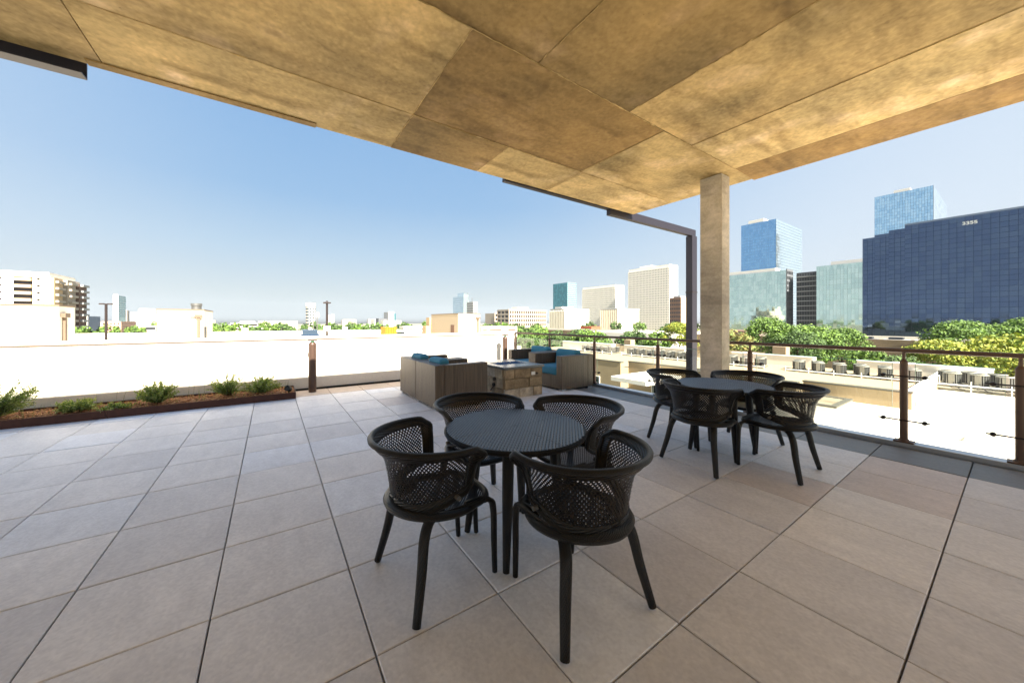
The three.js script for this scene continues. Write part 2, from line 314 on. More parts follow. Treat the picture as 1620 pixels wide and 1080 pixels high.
// ------------------------------------------------------------------ glass railing
const rail = thing('glass_railing', 'bronze post railing with clear glass panels along the terrace edge', 'railing', [5.93, 0, -3]);
{
  const posts = [-8.02, -6.58, -5.13, -3.65, -2.2, -0.72, 0.0, 1.48].map((z) => z + 3);
  part(rail, 'handrail', [tube([[0, 1.075, -5.05], [0, 1.075, -1], [0, 1.075, 2.0], [0, 1.075, 4.6]], 0.0235, 8, 12)], M.bronze);
  for (const z of posts) {
    const p = part(rail, 'post', [cyl(0.032, 0.032, 0.89, 0, 0.06, z, 16), cyl(0.032, 0.016, 0.03, 0, 0.95, z, 16), cyl(0.014, 0.014, 0.08, 0, 0.98, z, 12)], M.bronze);
    part(p, 'base_plate', [rbx(-0.045, 0.075, 0.051, 0.068, z - 0.075, z + 0.075, 0.004), cyl(0.045, 0.04, 0.02, 0, 0.068, z, 16)], M.bronze);
    for (const y of [0.3, 0.79]) {
      const c = part(p, 'clamp_arm', [new THREE.CylinderGeometry(0.008, 0.008, 0.38, 8).rotateX(Math.PI / 2).translate(-0.036, y, z), ...[-1, 1].map((s) => new THREE.CylinderGeometry(0.02, 0.02, 0.045, 14).rotateZ(Math.PI / 2).translate(-0.03, y, z + s * 0.15))], M.bronzeDark);
    }
  }
  for (let i = 0; i < posts.length - 1; i++) {
    const a = posts[i] + 0.085, b = posts[i + 1] - 0.085;
    const g = part(rail, 'glass_panel', new THREE.PlaneGeometry(b - a, 0.86).rotateY(Math.PI / 2).translate(-0.012, 0.51, (a + b) / 2), M.glassPane);
    part(g, 'glass_edge', [bx(-0.017, -0.007, 0.938, 0.944, a, b), bx(-0.017, -0.007, 0.08, 0.938, b, b + 0.003), bx(-0.017, -0.007, 0.08, 0.938, a - 0.003, a)], M.glassEdge);
  }
}

// ------------------------------------------------------------------ bollards
function bollard(pos, label) {
  const b = thing('bollard_light', label, 'bollard', pos, 0, 'bollards along the parapet wall');
  part(b, 'shaft', new THREE.LatheGeometry([[0, 0], [0.071, 0], [0.071, 0.93], [0.066, 0.965], [0.05, 0.985], [0.03, 0.99], [0, 0.99]].map((p) => new THREE.Vector2(...p)), 28), M.bronze);
  part(b, 'lens', cyl(0.035, 0.035, 0.03, 0, 0.99, 0, 20), M.glassEdge);
  part(b, 'cap', cyl(0.086, 0.086, 0.018, 0, 1.02, 0, 28), M.bronze);
  return b;
}
bollard([0.69, 0, -7.74], 'bronze bollard light beside the end of the planter');
bollard([5.357, 0, -7.74], 'bronze bollard light at the railing end of the parapet wall');

// ------------------------------------------------------------------ planter
const planter = thing('planter_bed', 'rusty steel edged planting bed along the foot of the wall', 'planter', [-2, 0, -7.62]);
{
  part(planter, 'edging', [rbx(-2.9, 0.005, 0.001, 0.115, 0.372, 0.38, 0.002)], M.corten);
  part(planter, 'edging', [rbx(0.009, 2.372, 0.001, 0.115, 0.372, 0.38, 0.002)], M.corten);
  part(planter, 'edging', [rbx(2.372, 2.38, 0.001, 0.115, -0.4, 0.379, 0.002)], M.corten);
  part(planter, 'edging', [rbx(-2.9, 2.371, 0.001, 0.118, -0.4, -0.392, 0.002)], M.corten);
  const nx = 110, nz = 18, pos = [], uv = [], idx = [];
  for (let j = 0; j <= nz; j++) for (let i = 0; i <= nx; i++) { const u = i / nx, v = j / nz, x = lerp(-2.9, 2.37, u), z = lerp(-0.39, 0.37, v); pos.push(x, 0.085 + 0.05 * (fbm(u, v, 30, 5, 4, 700) - 0.35) * sstep(0, 0.12, Math.min(v, 1 - v)), z); uv.push(x, z); }
  for (let j = 0; j < nz; j++) for (let i = 0; i < nx; i++) { const a = j * (nx + 1) + i, b = a + nx + 1; idx.push(a, b, a + 1, a + 1, b, b + 1); }
  part(planter, 'soil', mesh3(pos, uv, idx), M.mulch);
  reseed(21);
  for (let q = 0; q < 4; q++) {
    const gs = [];
    for (let i = 0; i < 380; i++) { const l = rr(0.015, 0.06), g = new THREE.BoxGeometry(l, rr(0.003, 0.007), rr(0.004, 0.014)); g.rotateZ(rr(-0.4, 0.4)).rotateY(rr(0, 6.3)).translate(rr(-2.88, 2.34), 0.1 + rr(0, 0.02), rr(-0.37, 0.355)); gs.push(g); }
    part(planter, 'bark_chips', gs, M.chip[q], null, 'stuff');
  }
}
function shrub(pos, h, w, n, label, seedN, lean = 0, dens = 1) {
  reseed(seedN);
  const t = thing('shrub', label, 'shrub', pos, 0, 'shrubs in the planter');
  const stems = [], leaf = [[], [], [], []];
  for (let i = 0; i < n; i++) {
    const a = rr(0, 6.283), out = Math.sqrt(rnd()), tip = V(Math.cos(a) * out * w + lean * rr(0.2, 1), h * (0.35 + 0.65 * rnd()) * (1 - 0.35 * out), Math.sin(a) * out * Math.min(w, 0.28));
    const mid = V(tip.x * 0.35, tip.y * 0.55, tip.z * 0.35), base = V(rr(-0.04, 0.04), -0.01, rr(-0.04, 0.04));
    const c = new THREE.QuadraticBezierCurve3(base, mid, tip);
    stems.push(tube([base, c.getPoint(0.5), tip], [0.004, 0.003, 0.0015], 5, 4));
    const L = c.getLength(), nl = Math.ceil(L * 170 * dens);
    for (let k = 0; k < nl; k++) {
      const s = 0.22 + 0.78 * (k + rnd()) / nl, p = c.getPoint(s), tg = c.getTangent(s), side = V(rr(-1, 1), rr(-0.6, 1), rr(-1, 1)).cross(tg).normalize();
      const dir = tg.clone().multiplyScalar(rr(0.4, 1)).addScaledVector(side, rr(0.5, 1)).normalize(), ll = rr(0.03, 0.06), ww = rr(0.004, 0.0075), wv = V(rr(-1, 1), rr(-1, 1), rr(-1, 1)).cross(dir).normalize().multiplyScalar(ww);
      const q = p.clone().addScaledVector(dir, ll * 0.5), e = p.clone().addScaledVector(dir, ll);
      const arr = leaf[s > 0.8 && rnd() < 0.6 ? 3 : Math.floor(rnd() * 3)];
      arr.push(p.x, p.y, p.z, q.x + wv.x, q.y + wv.y, q.z + wv.z, q.x - wv.x, q.y - wv.y, q.z - wv.z, q.x + wv.x, q.y + wv.y, q.z + wv.z, e.x, e.y, e.z, q.x - wv.x, q.y - wv.y, q.z - wv.z);
    }
  }
  part(t, 'stems', stems, M.stem);
  leaf.forEach((a, i) => part(t, 'foliage', uvm(mesh3(a)), M.leaf[i], null, 'stuff'));
  return t;
}
shrub([-3.13, 0.09, -7.58], 0.6, 0.42, 80, 'tall feathery green shrub at the left end of the planter', 31);
shrub([-2.36, 0.09, -7.55], 0.2, 0.22, 60, 'small low green shrub on bare mulch', 32, 0, 1.4);
shrub([-1.52, 0.09, -7.6], 0.42, 0.26, 90, 'dense rounded green shrub in the middle of the planter', 33);
shrub([-0.62, 0.09, -7.6], 0.46, 0.26, 46, 'loose leggy green shrub with arching stems near the planter end', 34, -0.05);
shrub([-0.2, 0.09, -7.62], 0.38, 0.3, 60, 'spreading green shrub near the planter end leaning to the right', 35, 0.12);
shrub([-1.95, 0.09, -7.42], 0.1, 0.2, 34, 'flat creeping plant at the front edge of the planter beside the rounded shrub', 36, 0, 1.2);
{
  reseed(51); const pos = [];
  for (let i = 0; i < 170; i++) {
    const x = rr(-3.2, 0.32), z = rr(-7.85, -7.28), h = rnd() < 0.2 ? rr(0.15, 0.34) : rr(0.04, 0.14), w = 0.0028, a = rr(0, 3.14), lx = rr(-0.06, 0.06), lz = rr(-0.06, 0.06), c = Math.cos(a) * w, s = Math.sin(a) * w;
    pos.push(x - c, 0.085, z - s, x + c, 0.085, z + s, x + lx * 0.4 + c, 0.09 + h * 0.6, z + lz * 0.4 + s, x - c, 0.085, z - s, x + lx * 0.4 + c, 0.09 + h * 0.6, z + lz * 0.4 + s, x + lx * 0.4 - c, 0.09 + h * 0.6, z + lz * 0.4 - s, x + lx * 0.4 - c, 0.09 + h * 0.6, z + lz * 0.4 - s, x + lx * 0.4 + c, 0.09 + h * 0.6, z + lz * 0.4 + s, x + lx, 0.09 + h, z + lz);
  }
  const g = part(scene, 'grass_wisps', uvm(mesh3(pos)), M.grass); tag(g, 'thin dry grass blades scattered through the planter', 'grass', null, 'stuff');
}
{
  const s = thing('spot_light', 'small black spot light at the right end of the planter', 'spotlight', [0.27, 0.1, -7.33], 0.4);
  part(s, 'stake', cyl(0.008, 0.01, 0.05, 0, -0.005, 0, 8), M.black);
  part(s, 'housing', new THREE.LatheGeometry([[0, -0.06], [0.03, -0.058], [0.045, -0.03], [0.05, 0.06], [0.045, 0.062], [0.04, 0.045], [0, 0.045]].map((p) => new THREE.Vector2(...p)), 20).rotateX(0.5).rotateZ(1.1).translate(0, 0.075, 0), M.black);
}

// ------------------------------------------------------------------ woven armchairs
function makeArmchair() {
  const t = new THREE.Group(); t.name = 'woven_armchair';
  const PM = 1.93, R0 = 0.232;
  const Sf = (u, v, off = 0) => {                        // back shell, u around, v up
    const ph = u * PM, au = Math.abs(u), fl = 0.058 * v ** 1.5 + 0.046 * sstep(0.66, 1, v) * (1 - 0.3 * au);
    const endc = sstep(0.86, 1, au) ** 2;
    const yb = 0.452 + 0.075 * sstep(0.3, 0.95, au) + 0.03 * endc, yt = 0.785 - 0.012 * au - 0.045 * endc;
    const r = R0 + fl + off;
    return V((r + 0.012) * Math.sin(ph), lerp(yb, yt, v), -(r + 0.01) * Math.cos(ph) - 0.015);
  };
  const patch = (u0, u1, v0, v1, nu, nv, th = 0.006) => {
    const pos = [], uv = [], idx = [];
    for (const o of [th, -th]) for (let j = 0; j <= nv; j++) for (let i = 0; i <= nu; i++) { const u = lerp(u0, u1, i / nu), v = lerp(v0, v1, j / nv), p = Sf(u, v, o); pos.push(p.x, p.y, p.z); uv.push(u * 0.5, v * 0.3); }
    const w = nu + 1, off = w * (nv + 1);
    for (let j = 0; j < nv; j++) for (let i = 0; i < nu; i++) { const a = j * w + i; idx.push(a, a + w, a + 1, a + 1, a + w, a + w + 1); const b = a + off; idx.push(b, b + 1, b + w, b + 1, b + w + 1, b + w); }
    const edge = (a, b) => idx.push(a, b, b + off, a, b + off, a + off);
    for (let i = 0; i < nu; i++) { edge(i, i + 1); edge(nv * w + i + 1, nv * w + i); }
    for (let j = 0; j < nv; j++) { edge((j + 1) * w, j * w); edge(j * w + nu, (j + 1) * w + nu); }
    return mesh3(pos, uv, idx);
  };
  // solid woven borders with a grip slot at the back
  part(t, 'back_band', [patch(-1, -0.05, 0, 0.15, 24, 2), patch(0.05, 1, 0, 0.15, 24, 2), patch(-0.05, 0.05, 0, 0.04, 4, 1), patch(-0.05, 0.05, 0.1, 0.15, 4, 1), patch(-1, 1, 0.86, 1, 48, 3), patch(-1, -0.89, 0.15, 0.86, 4, 5), patch(0.89, 1, 0.15, 0.86, 4, 5)], M.resin);
  const rib = [], Ls = PM * 2 * 0.27;
  const ribbon = (pts, offs, wHalf) => {               // flat strand on the shell through (s,t) points
    const pos = [], idx = [];
    pts.forEach(([s, tt], i) => {
      const q = pts[Math.min(i + 1, pts.length - 1)], p = pts[Math.max(i - 1, 0)], dx = q[0] - p[0], dy = q[1] - p[1], L = Math.hypot(dx, dy), nx = -dy / L * wHalf, ny = dx / L * wHalf;
      for (const k of [1, -1]) { const P = Sf((s + k * nx) / (Ls / 2), (tt + k * ny) / 0.3, offs + 0.0012 * Math.sin(tt * 330 + s * 200)); pos.push(P.x, P.y, P.z); }
      if (i) { const a = 2 * i - 2; idx.push(a, a + 1, a + 2, a + 1, a + 3, a + 2); }
    });
    return mesh3(pos, pos.filter((_, i) => i % 3).map(() => 0), idx);
  };
  const step = 0.0195, t0 = 0.04, t1 = 0.262;
  for (const dirn of [1, -1]) for (let c = -Ls / 2 - 0.3; c < Ls / 2 + 0.3; c += step) {
    const pts = [];
    for (let i = 0; i <= 10; i++) { const tt = lerp(t0, t1, i / 10), s = c + dirn * tt * 0.82; if (Math.abs(s) <= Ls / 2 * 0.9) pts.push([s, tt]); }
    if (pts.length > 1) rib.push(ribbon(pts, dirn * 0.0016, 0.0041));
  }
  part(t, 'back_weave', rib, M.resinStrand, null, 'stuff');
  const loop = [];
  for (let i = 0; i <= 40; i++) loop.push(Sf(-1 + i / 20, 1));
  for (let i = 1; i < 6; i++) loop.push(Sf(1, 1 - i / 6));
  for (let i = 0; i <= 40; i++) loop.push(Sf(1 - i / 20, 0));
  for (let i = 1; i < 6; i++) loop.push(Sf(-1, i / 6));
  const lc = new THREE.CatmullRomCurve3(loop, true), tg = new THREE.TubeGeometry(lc, 170, 0.0155, 8, true);
  { const uv = tg.attributes.uv, L = lc.getLength(); for (let i = 0; i < uv.count; i++) uv.setXY(i, uv.getY(i), uv.getX(i) * L); }
  part(t, 'back_rim', tg, M.resin);
  // seat pan
  const out = (a) => { const c = Math.cos(a), s = Math.sin(a), r = (Math.abs(c) ** 3.2 + Math.abs(s) ** 3.2) ** (-1 / 3.2), z = r * s; return V(r * c * (0.222 + 0.012 * z), 0.437, z * 0.225 + 0.012); };
  const inside = (x, z) => { const zz = (z - 0.012) / 0.225, xx = x / (0.222 + 0.012 * zz); return Math.abs(xx) ** 3.2 + Math.abs(zz) ** 3.2; };
  const ys = (x, z) => 0.44 - 0.016 * Math.max(0, 1 - inside(x, z));
  const srib = [];
  for (const dirn of [1, -1]) for (let c = -0.5; c < 0.5; c += 0.0185) {
    const pts = [];
    for (let i = 0; i <= 60; i++) { const z = lerp(-0.24, 0.25, i / 60), x = c + dirn * z; if (inside(x, z) < 0.97) pts.push([x, z]); }
    if (pts.length < 2) continue;
    const sel = pts.filter((_, i) => i % 4 === 0 || i === pts.length - 1), pos = [], idx = [];
    sel.forEach(([x, z], i) => { for (const k of [1, -1]) pos.push(x + k * 0.0042 * 0.7071, ys(x, z) + dirn * 0.0012, z - dirn * k * 0.0042 * 0.7071); if (i) { const a = 2 * i - 2; idx.push(a, a + 1, a + 2, a + 1, a + 3, a + 2); } });
    srib.push(mesh3(pos, pos.filter((_, i) => i % 3).map(() => 0), idx));
  }
  part(t, 'seat_weave', srib, M.resinStrand, null, 'stuff');
  const rimC = new THREE.CatmullRomCurve3(Array.from({ length: 48 }, (_, i) => out(i / 48 * 2 * Math.PI)), true), rg = new THREE.TubeGeometry(rimC, 110, 0.018, 7, true);
  { const uv = rg.attributes.uv, L = rimC.getLength(); for (let i = 0; i < uv.count; i++) uv.setXY(i, uv.getY(i), uv.getX(i) * L); }
  part(t, 'seat_rim', rg, M.resin);
  // hip ring that carries the back shell, fuller at the rear
  const hip = Array.from({ length: 25 }, (_, i) => { const a = lerp(-0.66, 0.66, i / 24) * Math.PI; return V(0.245 * Math.sin(a), 0.437 + 0.016 * Math.cos(a), -0.25 * Math.cos(a) - 0.012); });
  part(t, 'hip_ring', tube(hip, [0.014, 0.022, 0.028, 0.022, 0.014], 60, 8, 1.3), M.resin);
  for (const s of [-1, 1]) {
    part(t, 'leg', tube([[s * 0.19, 0.437, 0.06], [s * 0.203, 0.436, 0.16], [s * 0.208, 0.415, 0.215], [s * 0.207, 0.36, 0.232], [s * 0.203, 0.18, 0.24], [s * 0.2, 0.008, 0.248]], [0.016, 0.019, 0.02, 0.0185, 0.017, 0.015], 26, 9), M.resin);
    part(t, 'leg', tube([[s * 0.165, 0.435, -0.06], [s * 0.19, 0.42, -0.14], [s * 0.207, 0.37, -0.175], [s * 0.238, 0.2, -0.208], [s * 0.276, 0.01, -0.25]], [0.018, 0.026, 0.0255, 0.023, 0.019], 24, 10, 1.1), M.resin);
    part(t, 'bumper', new THREE.CylinderGeometry(0.012, 0.012, 0.024, 12).rotateZ(Math.PI / 2).translate(s * 0.268, 0.53, -0.03), M.bumper);
  }
  return t;
}
const chair0 = makeArmchair();
[
  // facing angle: local +z is the front of the seat
  [[0.785, 0, -1.795], Math.PI / 2 + 0.06, 'black woven armchair at the nearer round table, leftmost, its side to the viewer'],
  [[1.30, 0, -1.255], Math.PI - 0.07, 'black woven armchair in front of the nearer round table, back turned to the viewer'],
  [[1.33, 0, -2.23], 0.02, 'black woven armchair behind the nearer table, beside the left lounge chairs'],
  [[1.835, 0, -1.80], -Math.PI / 2 - 0.05, 'black woven armchair on the railing side of the nearer round table'],
  [[3.585, 0, -1.735], Math.PI / 2 - 0.1, 'black woven armchair on the left front of the farther table, its back to the viewer'],
  [[4.045, 0, -1.285], Math.PI + 0.02, 'black woven armchair on the right front of the farther table, seat shining blue'],
  [[4.09, 0, -2.235], 0.1, 'black woven armchair left behind the farther round table'],
  [[4.58, 0, -1.75], -Math.PI / 2, 'black woven armchair behind the farther table, against the railing'],
].forEach(([p, a, label], i) => {
  if (i === 0) { scene.add(chair0); chair0.name = numbered('woven_armchair'); chair0.position.set(...p); chair0.rotation.y = a; tag(chair0, label, 'chair', 'woven armchairs round the two tables'); } else copyThing(chair0, p, a, label);
});

// ------------------------------------------------------------------ round woven tables
function makeTable() {
  const t = new THREE.Group(); t.name = 'round_table';
  const R = 0.452, h = 0.728;
  part(t, 'table_disc', new THREE.LatheGeometry([[0, h - 0.03], [R - 0.03, h - 0.034], [R - 0.006, h - 0.03], [R, h - 0.02], [R - 0.001, h - 0.01], [R - 0.01, h - 0.003], [R - 0.02, h - 0.0045], [0, h - 0.0045]].map((p) => new THREE.Vector2(...p)), 96), M.resin);
  const Ri = R - 0.012, pitch = 0.018;
  for (let q = 0; q < 4; q++) {                          // four quadrants, the strands turned from one to the next
    const a0 = q * Math.PI / 2, gs = [], ang = a0 + Math.PI / 4 + (q % 2 ? 0 : Math.PI / 2), dx = Math.cos(ang), dz = Math.sin(ang), nx = -dz, nz = dx;
    for (let k = -60; k <= 60; k++) {
      const o = (k + 0.5) * pitch; let lo = null, hi = null;
      for (let s = -Ri; s <= Ri; s += 0.002) { const x = nx * o + dx * s, z = nz * o + dz * s; let an = Math.atan2(z, x) - a0; an = (an + 4 * Math.PI) % (2 * Math.PI); if (Math.hypot(x, z) < Ri && an > 0.004 && an < Math.PI / 2 - 0.004) { if (lo === null) lo = s; hi = s; } }
      if (lo === null || hi - lo < 0.004) continue;
      const pos = [], idx = [], seg = Math.max(2, Math.round((hi - lo) / 0.022)), w = pitch * 0.4;
      for (let i = 0; i <= seg; i++) {
        const s = lerp(lo, hi, i / seg), lift = 0.0008 * ((i + k) % 2 ? 1 : -1);
        for (const [e, y] of [[-1, h - 0.0042], [-0.5, h + 0.0009 + lift], [0.5, h + 0.0009 + lift], [1, h - 0.0042]]) pos.push(nx * (o + e * w) + dx * s, y, nz * (o + e * w) + dz * s);
        if (i) for (let e = 0; e < 3; e++) { const a = (i - 1) * 4 + e, b = a + 4; idx.push(a, a + 1, b, a + 1, b + 1, b); }
      }
      gs.push(mesh3(pos, pos.filter((_, i) => i % 3).map(() => 0), idx));
    }
    part(t, 'woven_quadrant', gs, M.resinTop, null, 'stuff');
  }
  for (const sx of [-1, 1]) for (const sz of [-1, 1]) part(t, 'leg', tube([[sx * 0.175, h - 0.03, sz * 0.175], [sx * 0.19, 0.4, sz * 0.19], [sx * 0.225, 0.01, sz * 0.225]], [0.036, 0.033, 0.02], 20, 10), M.resin);
  part(t, 'underframe', [bx(-0.25, 0.25, h - 0.055, h - 0.0335, -0.02, 0.02), bx(-0.02, 0.02, h - 0.0549, h - 0.0336, 0.0205, 0.25), bx(-0.02, 0.02, h - 0.0549, h - 0.0336, -0.25, -0.0205)], M.black);
  return t;
}
const table0 = makeTable();
scene.add(table0); table0.name = numbered('round_table'); table0.position.set(1.315, 0, -1.79); tag(table0, 'round black woven table in the foreground', 'table', 'round woven tables');
copyThing(table0, [4.055, 0, -1.76], 0, 'round black woven table farther off beside the concrete column');

// ------------------------------------------------------------------ wicker lounge chairs round the fire pit (front = local +x)
function makeLounge(D, W) {
  const t = new THREE.Group(); t.name = 'lounge_chair';
  const H = 0.71, a = 0.165;
  part(t, 'back_frame', rbx(-D / 2, -D / 2 + 0.16, 0.035, H, -W / 2, W / 2, 0.012, 1), M.wicker);
  for (const s of [-1, 1]) part(t, 'arm', rbx(-D / 2 + 0.161, D / 2, 0.035, H - 0.004, s > 0 ? W / 2 - a : -W / 2, s > 0 ? W / 2 : -W / 2 + a, 0.012, 1), M.wicker);
  part(t, 'seat_base', rbx(-D / 2 + 0.161, D / 2 - 0.015, 0.036, 0.3, -W / 2 + a + 0.001, W / 2 - a - 0.001, 0.01, 1), M.wicker);
  const cg = new RoundedBoxGeometry(D - 0.2, 0.17, W - 2 * a - 0.01, 5, 0.05);
  { const p = cg.attributes.position; for (let i = 0; i < p.count; i++) { const x = p.getX(i) / ((D - 0.2) / 2), z = p.getZ(i) / ((W - 2 * a) / 2); if (p.getY(i) > 0) p.setY(i, p.getY(i) + 0.02 * (1 - x * x) * (1 - z * z)); } cg.computeVertexNormals(); }
  part(t, 'seat_cushion', uvm(cg.translate(0.09, 0.385, 0)), M.cushion);
  const bg = new RoundedBoxGeometry(0.17, 0.38, W - 2 * a - 0.015, 5, 0.06);
  { const p = bg.attributes.position; for (let i = 0; i < p.count; i++) { const y = p.getY(i) / 0.19, z = p.getZ(i) / ((W - 2 * a) / 2); if (p.getX(i) > 0) p.setX(i, p.getX(i) + 0.03 * (1 - y * y) * (1 - z * z)); } bg.computeVertexNormals(); }
  part(t, 'back_cushion', uvm(bg.rotateZ(0.13).translate(-D / 2 + 0.26, 0.6, 0)), M.cushion);
  for (const sx of [-1, 1]) for (const sz of [-1, 1]) part(t, 'foot', bx(sx * (D / 2 - 0.08) - 0.06, sx * (D / 2 - 0.08) + 0.06, 0, 0.0345, sz * (W / 2 - 0.06) - 0.04, sz * (W / 2 - 0.06) + 0.04), M.aluminium);
  return t;
}
const lounge0 = makeLounge(0.96, 0.865);
scene.add(lounge0); lounge0.name = numbered('lounge_chair'); lounge0.position.set(2.62, 0, -5.437); tag(lounge0, 'brown wicker lounge chair seen from behind, nearer of the left pair', 'lounge chair', 'wicker lounge chairs round the fire pit');
copyThing(lounge0, [2.62, 0, -6.315], 0, 'brown wicker lounge chair seen from behind, closer to the white wall');
const lounge1 = makeLounge(0.91, 0.985);
scene.add(lounge1); lounge1.name = numbered('lounge_chair'); lounge1.position.set(5.3, 0, -5.505); lounge1.rotation.y = Math.PI; tag(lounge1, 'wicker lounge chair with teal cushions by the railing, nearer of the right pair', 'lounge chair', 'wicker lounge chairs round the fire pit');
copyThing(lounge1, [5.4, 0, -6.53], Math.PI, 'wicker lounge chair with teal cushions by the railing, farther of the right pair');

// ------------------------------------------------------------------ stone fire pit table
const pit = thing('fire_pit_table', 'square stone fire pit table with polished grey top between the lounge chairs', 'fire pit', [3.95, 0, -5.62]);
{
  const x0 = -0.435, x1 = 0.435, z0 = -0.53, z1 = 0.53, H = 0.53;
  part(pit, 'core', bx(x0 + 0.04, x1 - 0.04, 0.001, H, z0 + 0.04, z1 - 0.04), M.mortar);
  reseed(91);
  const stone = (g) => { const p = g.attributes.position; for (let i = 0; i < p.count; i++) p.setXYZ(i, p.getX(i) + rr(-1, 1) * 0.004, p.getY(i), p.getZ(i) + rr(-1, 1) * 0.004); g.computeVertexNormals(); return part(pit, 'stone', uvm(g, 1, rr(0, 3), rr(0, 3)), M.stone[Math.floor(rnd() * M.stone.length)]); };
  const courses = [[0.002, 0.17], [0.174, 0.352], [0.356, 0.529]];
  courses.forEach(([y0, y1], ci) => {
    for (const s of [1, -1]) {                           // the two faces along x
      const cuts = [[x0, -0.1, 0.22, x1], [x0, 0.12, x1], [x0, -0.22, 0.16, x1]][ci];
      for (let i = 0; i < cuts.length - 1; i++) { const d = rr(0, 0.014); stone(new RoundedBoxGeometry(cuts[i + 1] - cuts[i] - 0.004, y1 - y0, 0.05 + d, 1, 0.006).translate((cuts[i] + cuts[i + 1]) / 2, (y0 + y1) / 2, s * (z1 - 0.02 + d / 2))); }
      const cz = [[z0, -0.12, 0.2, z1], [z0, 0.05, z1], [z0, -0.2, 0.22, z1]][ci];
      for (let i = 0; i < cz.length - 1; i++) { const d = rr(0, 0.014); const a = i ? cz[i] : cz[i] + 0.055, b = i === cz.length - 2 ? cz[i + 1] - 0.055 : cz[i + 1]; stone(new RoundedBoxGeometry(0.05 + d, y1 - y0, b - a - 0.004, 1, 0.006).translate(s * (x1 - 0.02 + d / 2), (y0 + y1) / 2, (a + b) / 2)); }
    }
  });
  part(pit, 'stone_top', [rbx(-0.47, 0.47, 0.531, 0.575, 0.18, 0.57, 0.006), rbx(-0.47, 0.47, 0.531, 0.575, -0.57, -0.18, 0.006), rbx(-0.47, -0.32, 0.5312, 0.5748, -0.1795, 0.1795, 0.004), rbx(0.32, 0.47, 0.5312, 0.5748, -0.1795, 0.1795, 0.004)], M.granite);
  part(pit, 'burner_tray', bx(-0.315, 0.315, 0.531, 0.548, -0.175, 0.175), M.bronzeDark);
  const gs = []; for (let i = 0; i < 420; i++) gs.push(new THREE.IcosahedronGeometry(rr(0.007, 0.014), 0).rotateX(rr(0, 3)).translate(rr(-0.3, 0.3), 0.555 + rr(0, 0.022), rr(-0.165, 0.165)));
  part(pit, 'fire_glass', gs, M.fireGlass, null, 'stuff');
  part(pit, 'control_plate', bx(0.16, 0.25, 0.395, 0.455, 0.553, 0.558), M.whitePaint);
  part(pit, 'knob', new THREE.CylinderGeometry(0.018, 0.02, 0.03, 16).rotateX(Math.PI / 2).translate(0.275, 0.42, 0.574), M.black);
  part(pit, 'gas_valve', [new THREE.CylinderGeometry(0.035, 0.035, 0.03, 16).rotateZ(Math.PI / 2).translate(-0.46, 0.33, 0.22), new THREE.CylinderGeometry(0.035, 0.035, 0.03, 16).rotateZ(Math.PI / 2).translate(-0.46, 0.22, 0.2), tube([[-0.465, 0.2, 0.2], [-0.48, 0.14, 0.16], [-0.465, 0.1, 0.1]], 0.012, 10, 6)], M.black);
}

// ------------------------------------------------------------------ ground and the neighbouring roofs
const GROUND = -14;
structure('ground', new THREE.PlaneGeometry(5000, 5000, 1, 1).rotateX(-Math.PI / 2).translate(0, GROUND, 0), std(0xffffff, 0.95, { map: (() => { const t = tex(512, 512, (u, v) => { const a = fbm(u, v, 12, 12, 5, 800), b = fbm(u, v, 40, 40, 3, 810); return a > 0.52 ? [64 + 40 * b, 76 + 40 * b, 40 + 26 * b] : [128 + 40 * b, 122 + 38 * b, 112 + 34 * b]; }); t.repeat.set(34, 34); return t; })() }), 'flat city ground of streets and gardens reaching the horizon', 'ground');

const RY = -2.2;
const roof = thing('lower_roof', 'wide white membrane roof one storey below the railing', 'roof', [15, RY, 0]);
part(roof, 'membrane', bx(-8.7, 21, -0.4, 0, -4.7, 14, 1), M.membrane);
part(roof, 'house_wall', bx(-8.69, 20.9, -11.8, -0.401, -4.69, 13.9, 1), M.stuccoTan);
part(roof, 'equipment_curb', [bx(14.62, 14.72, 0.001, 0.1, -2.43, 6, 1)], M.coping);
part(roof, 'equipment_deck', bx(14.73, 18, 0.001, 0.24, -2.43, 6, 1), M.membrane);
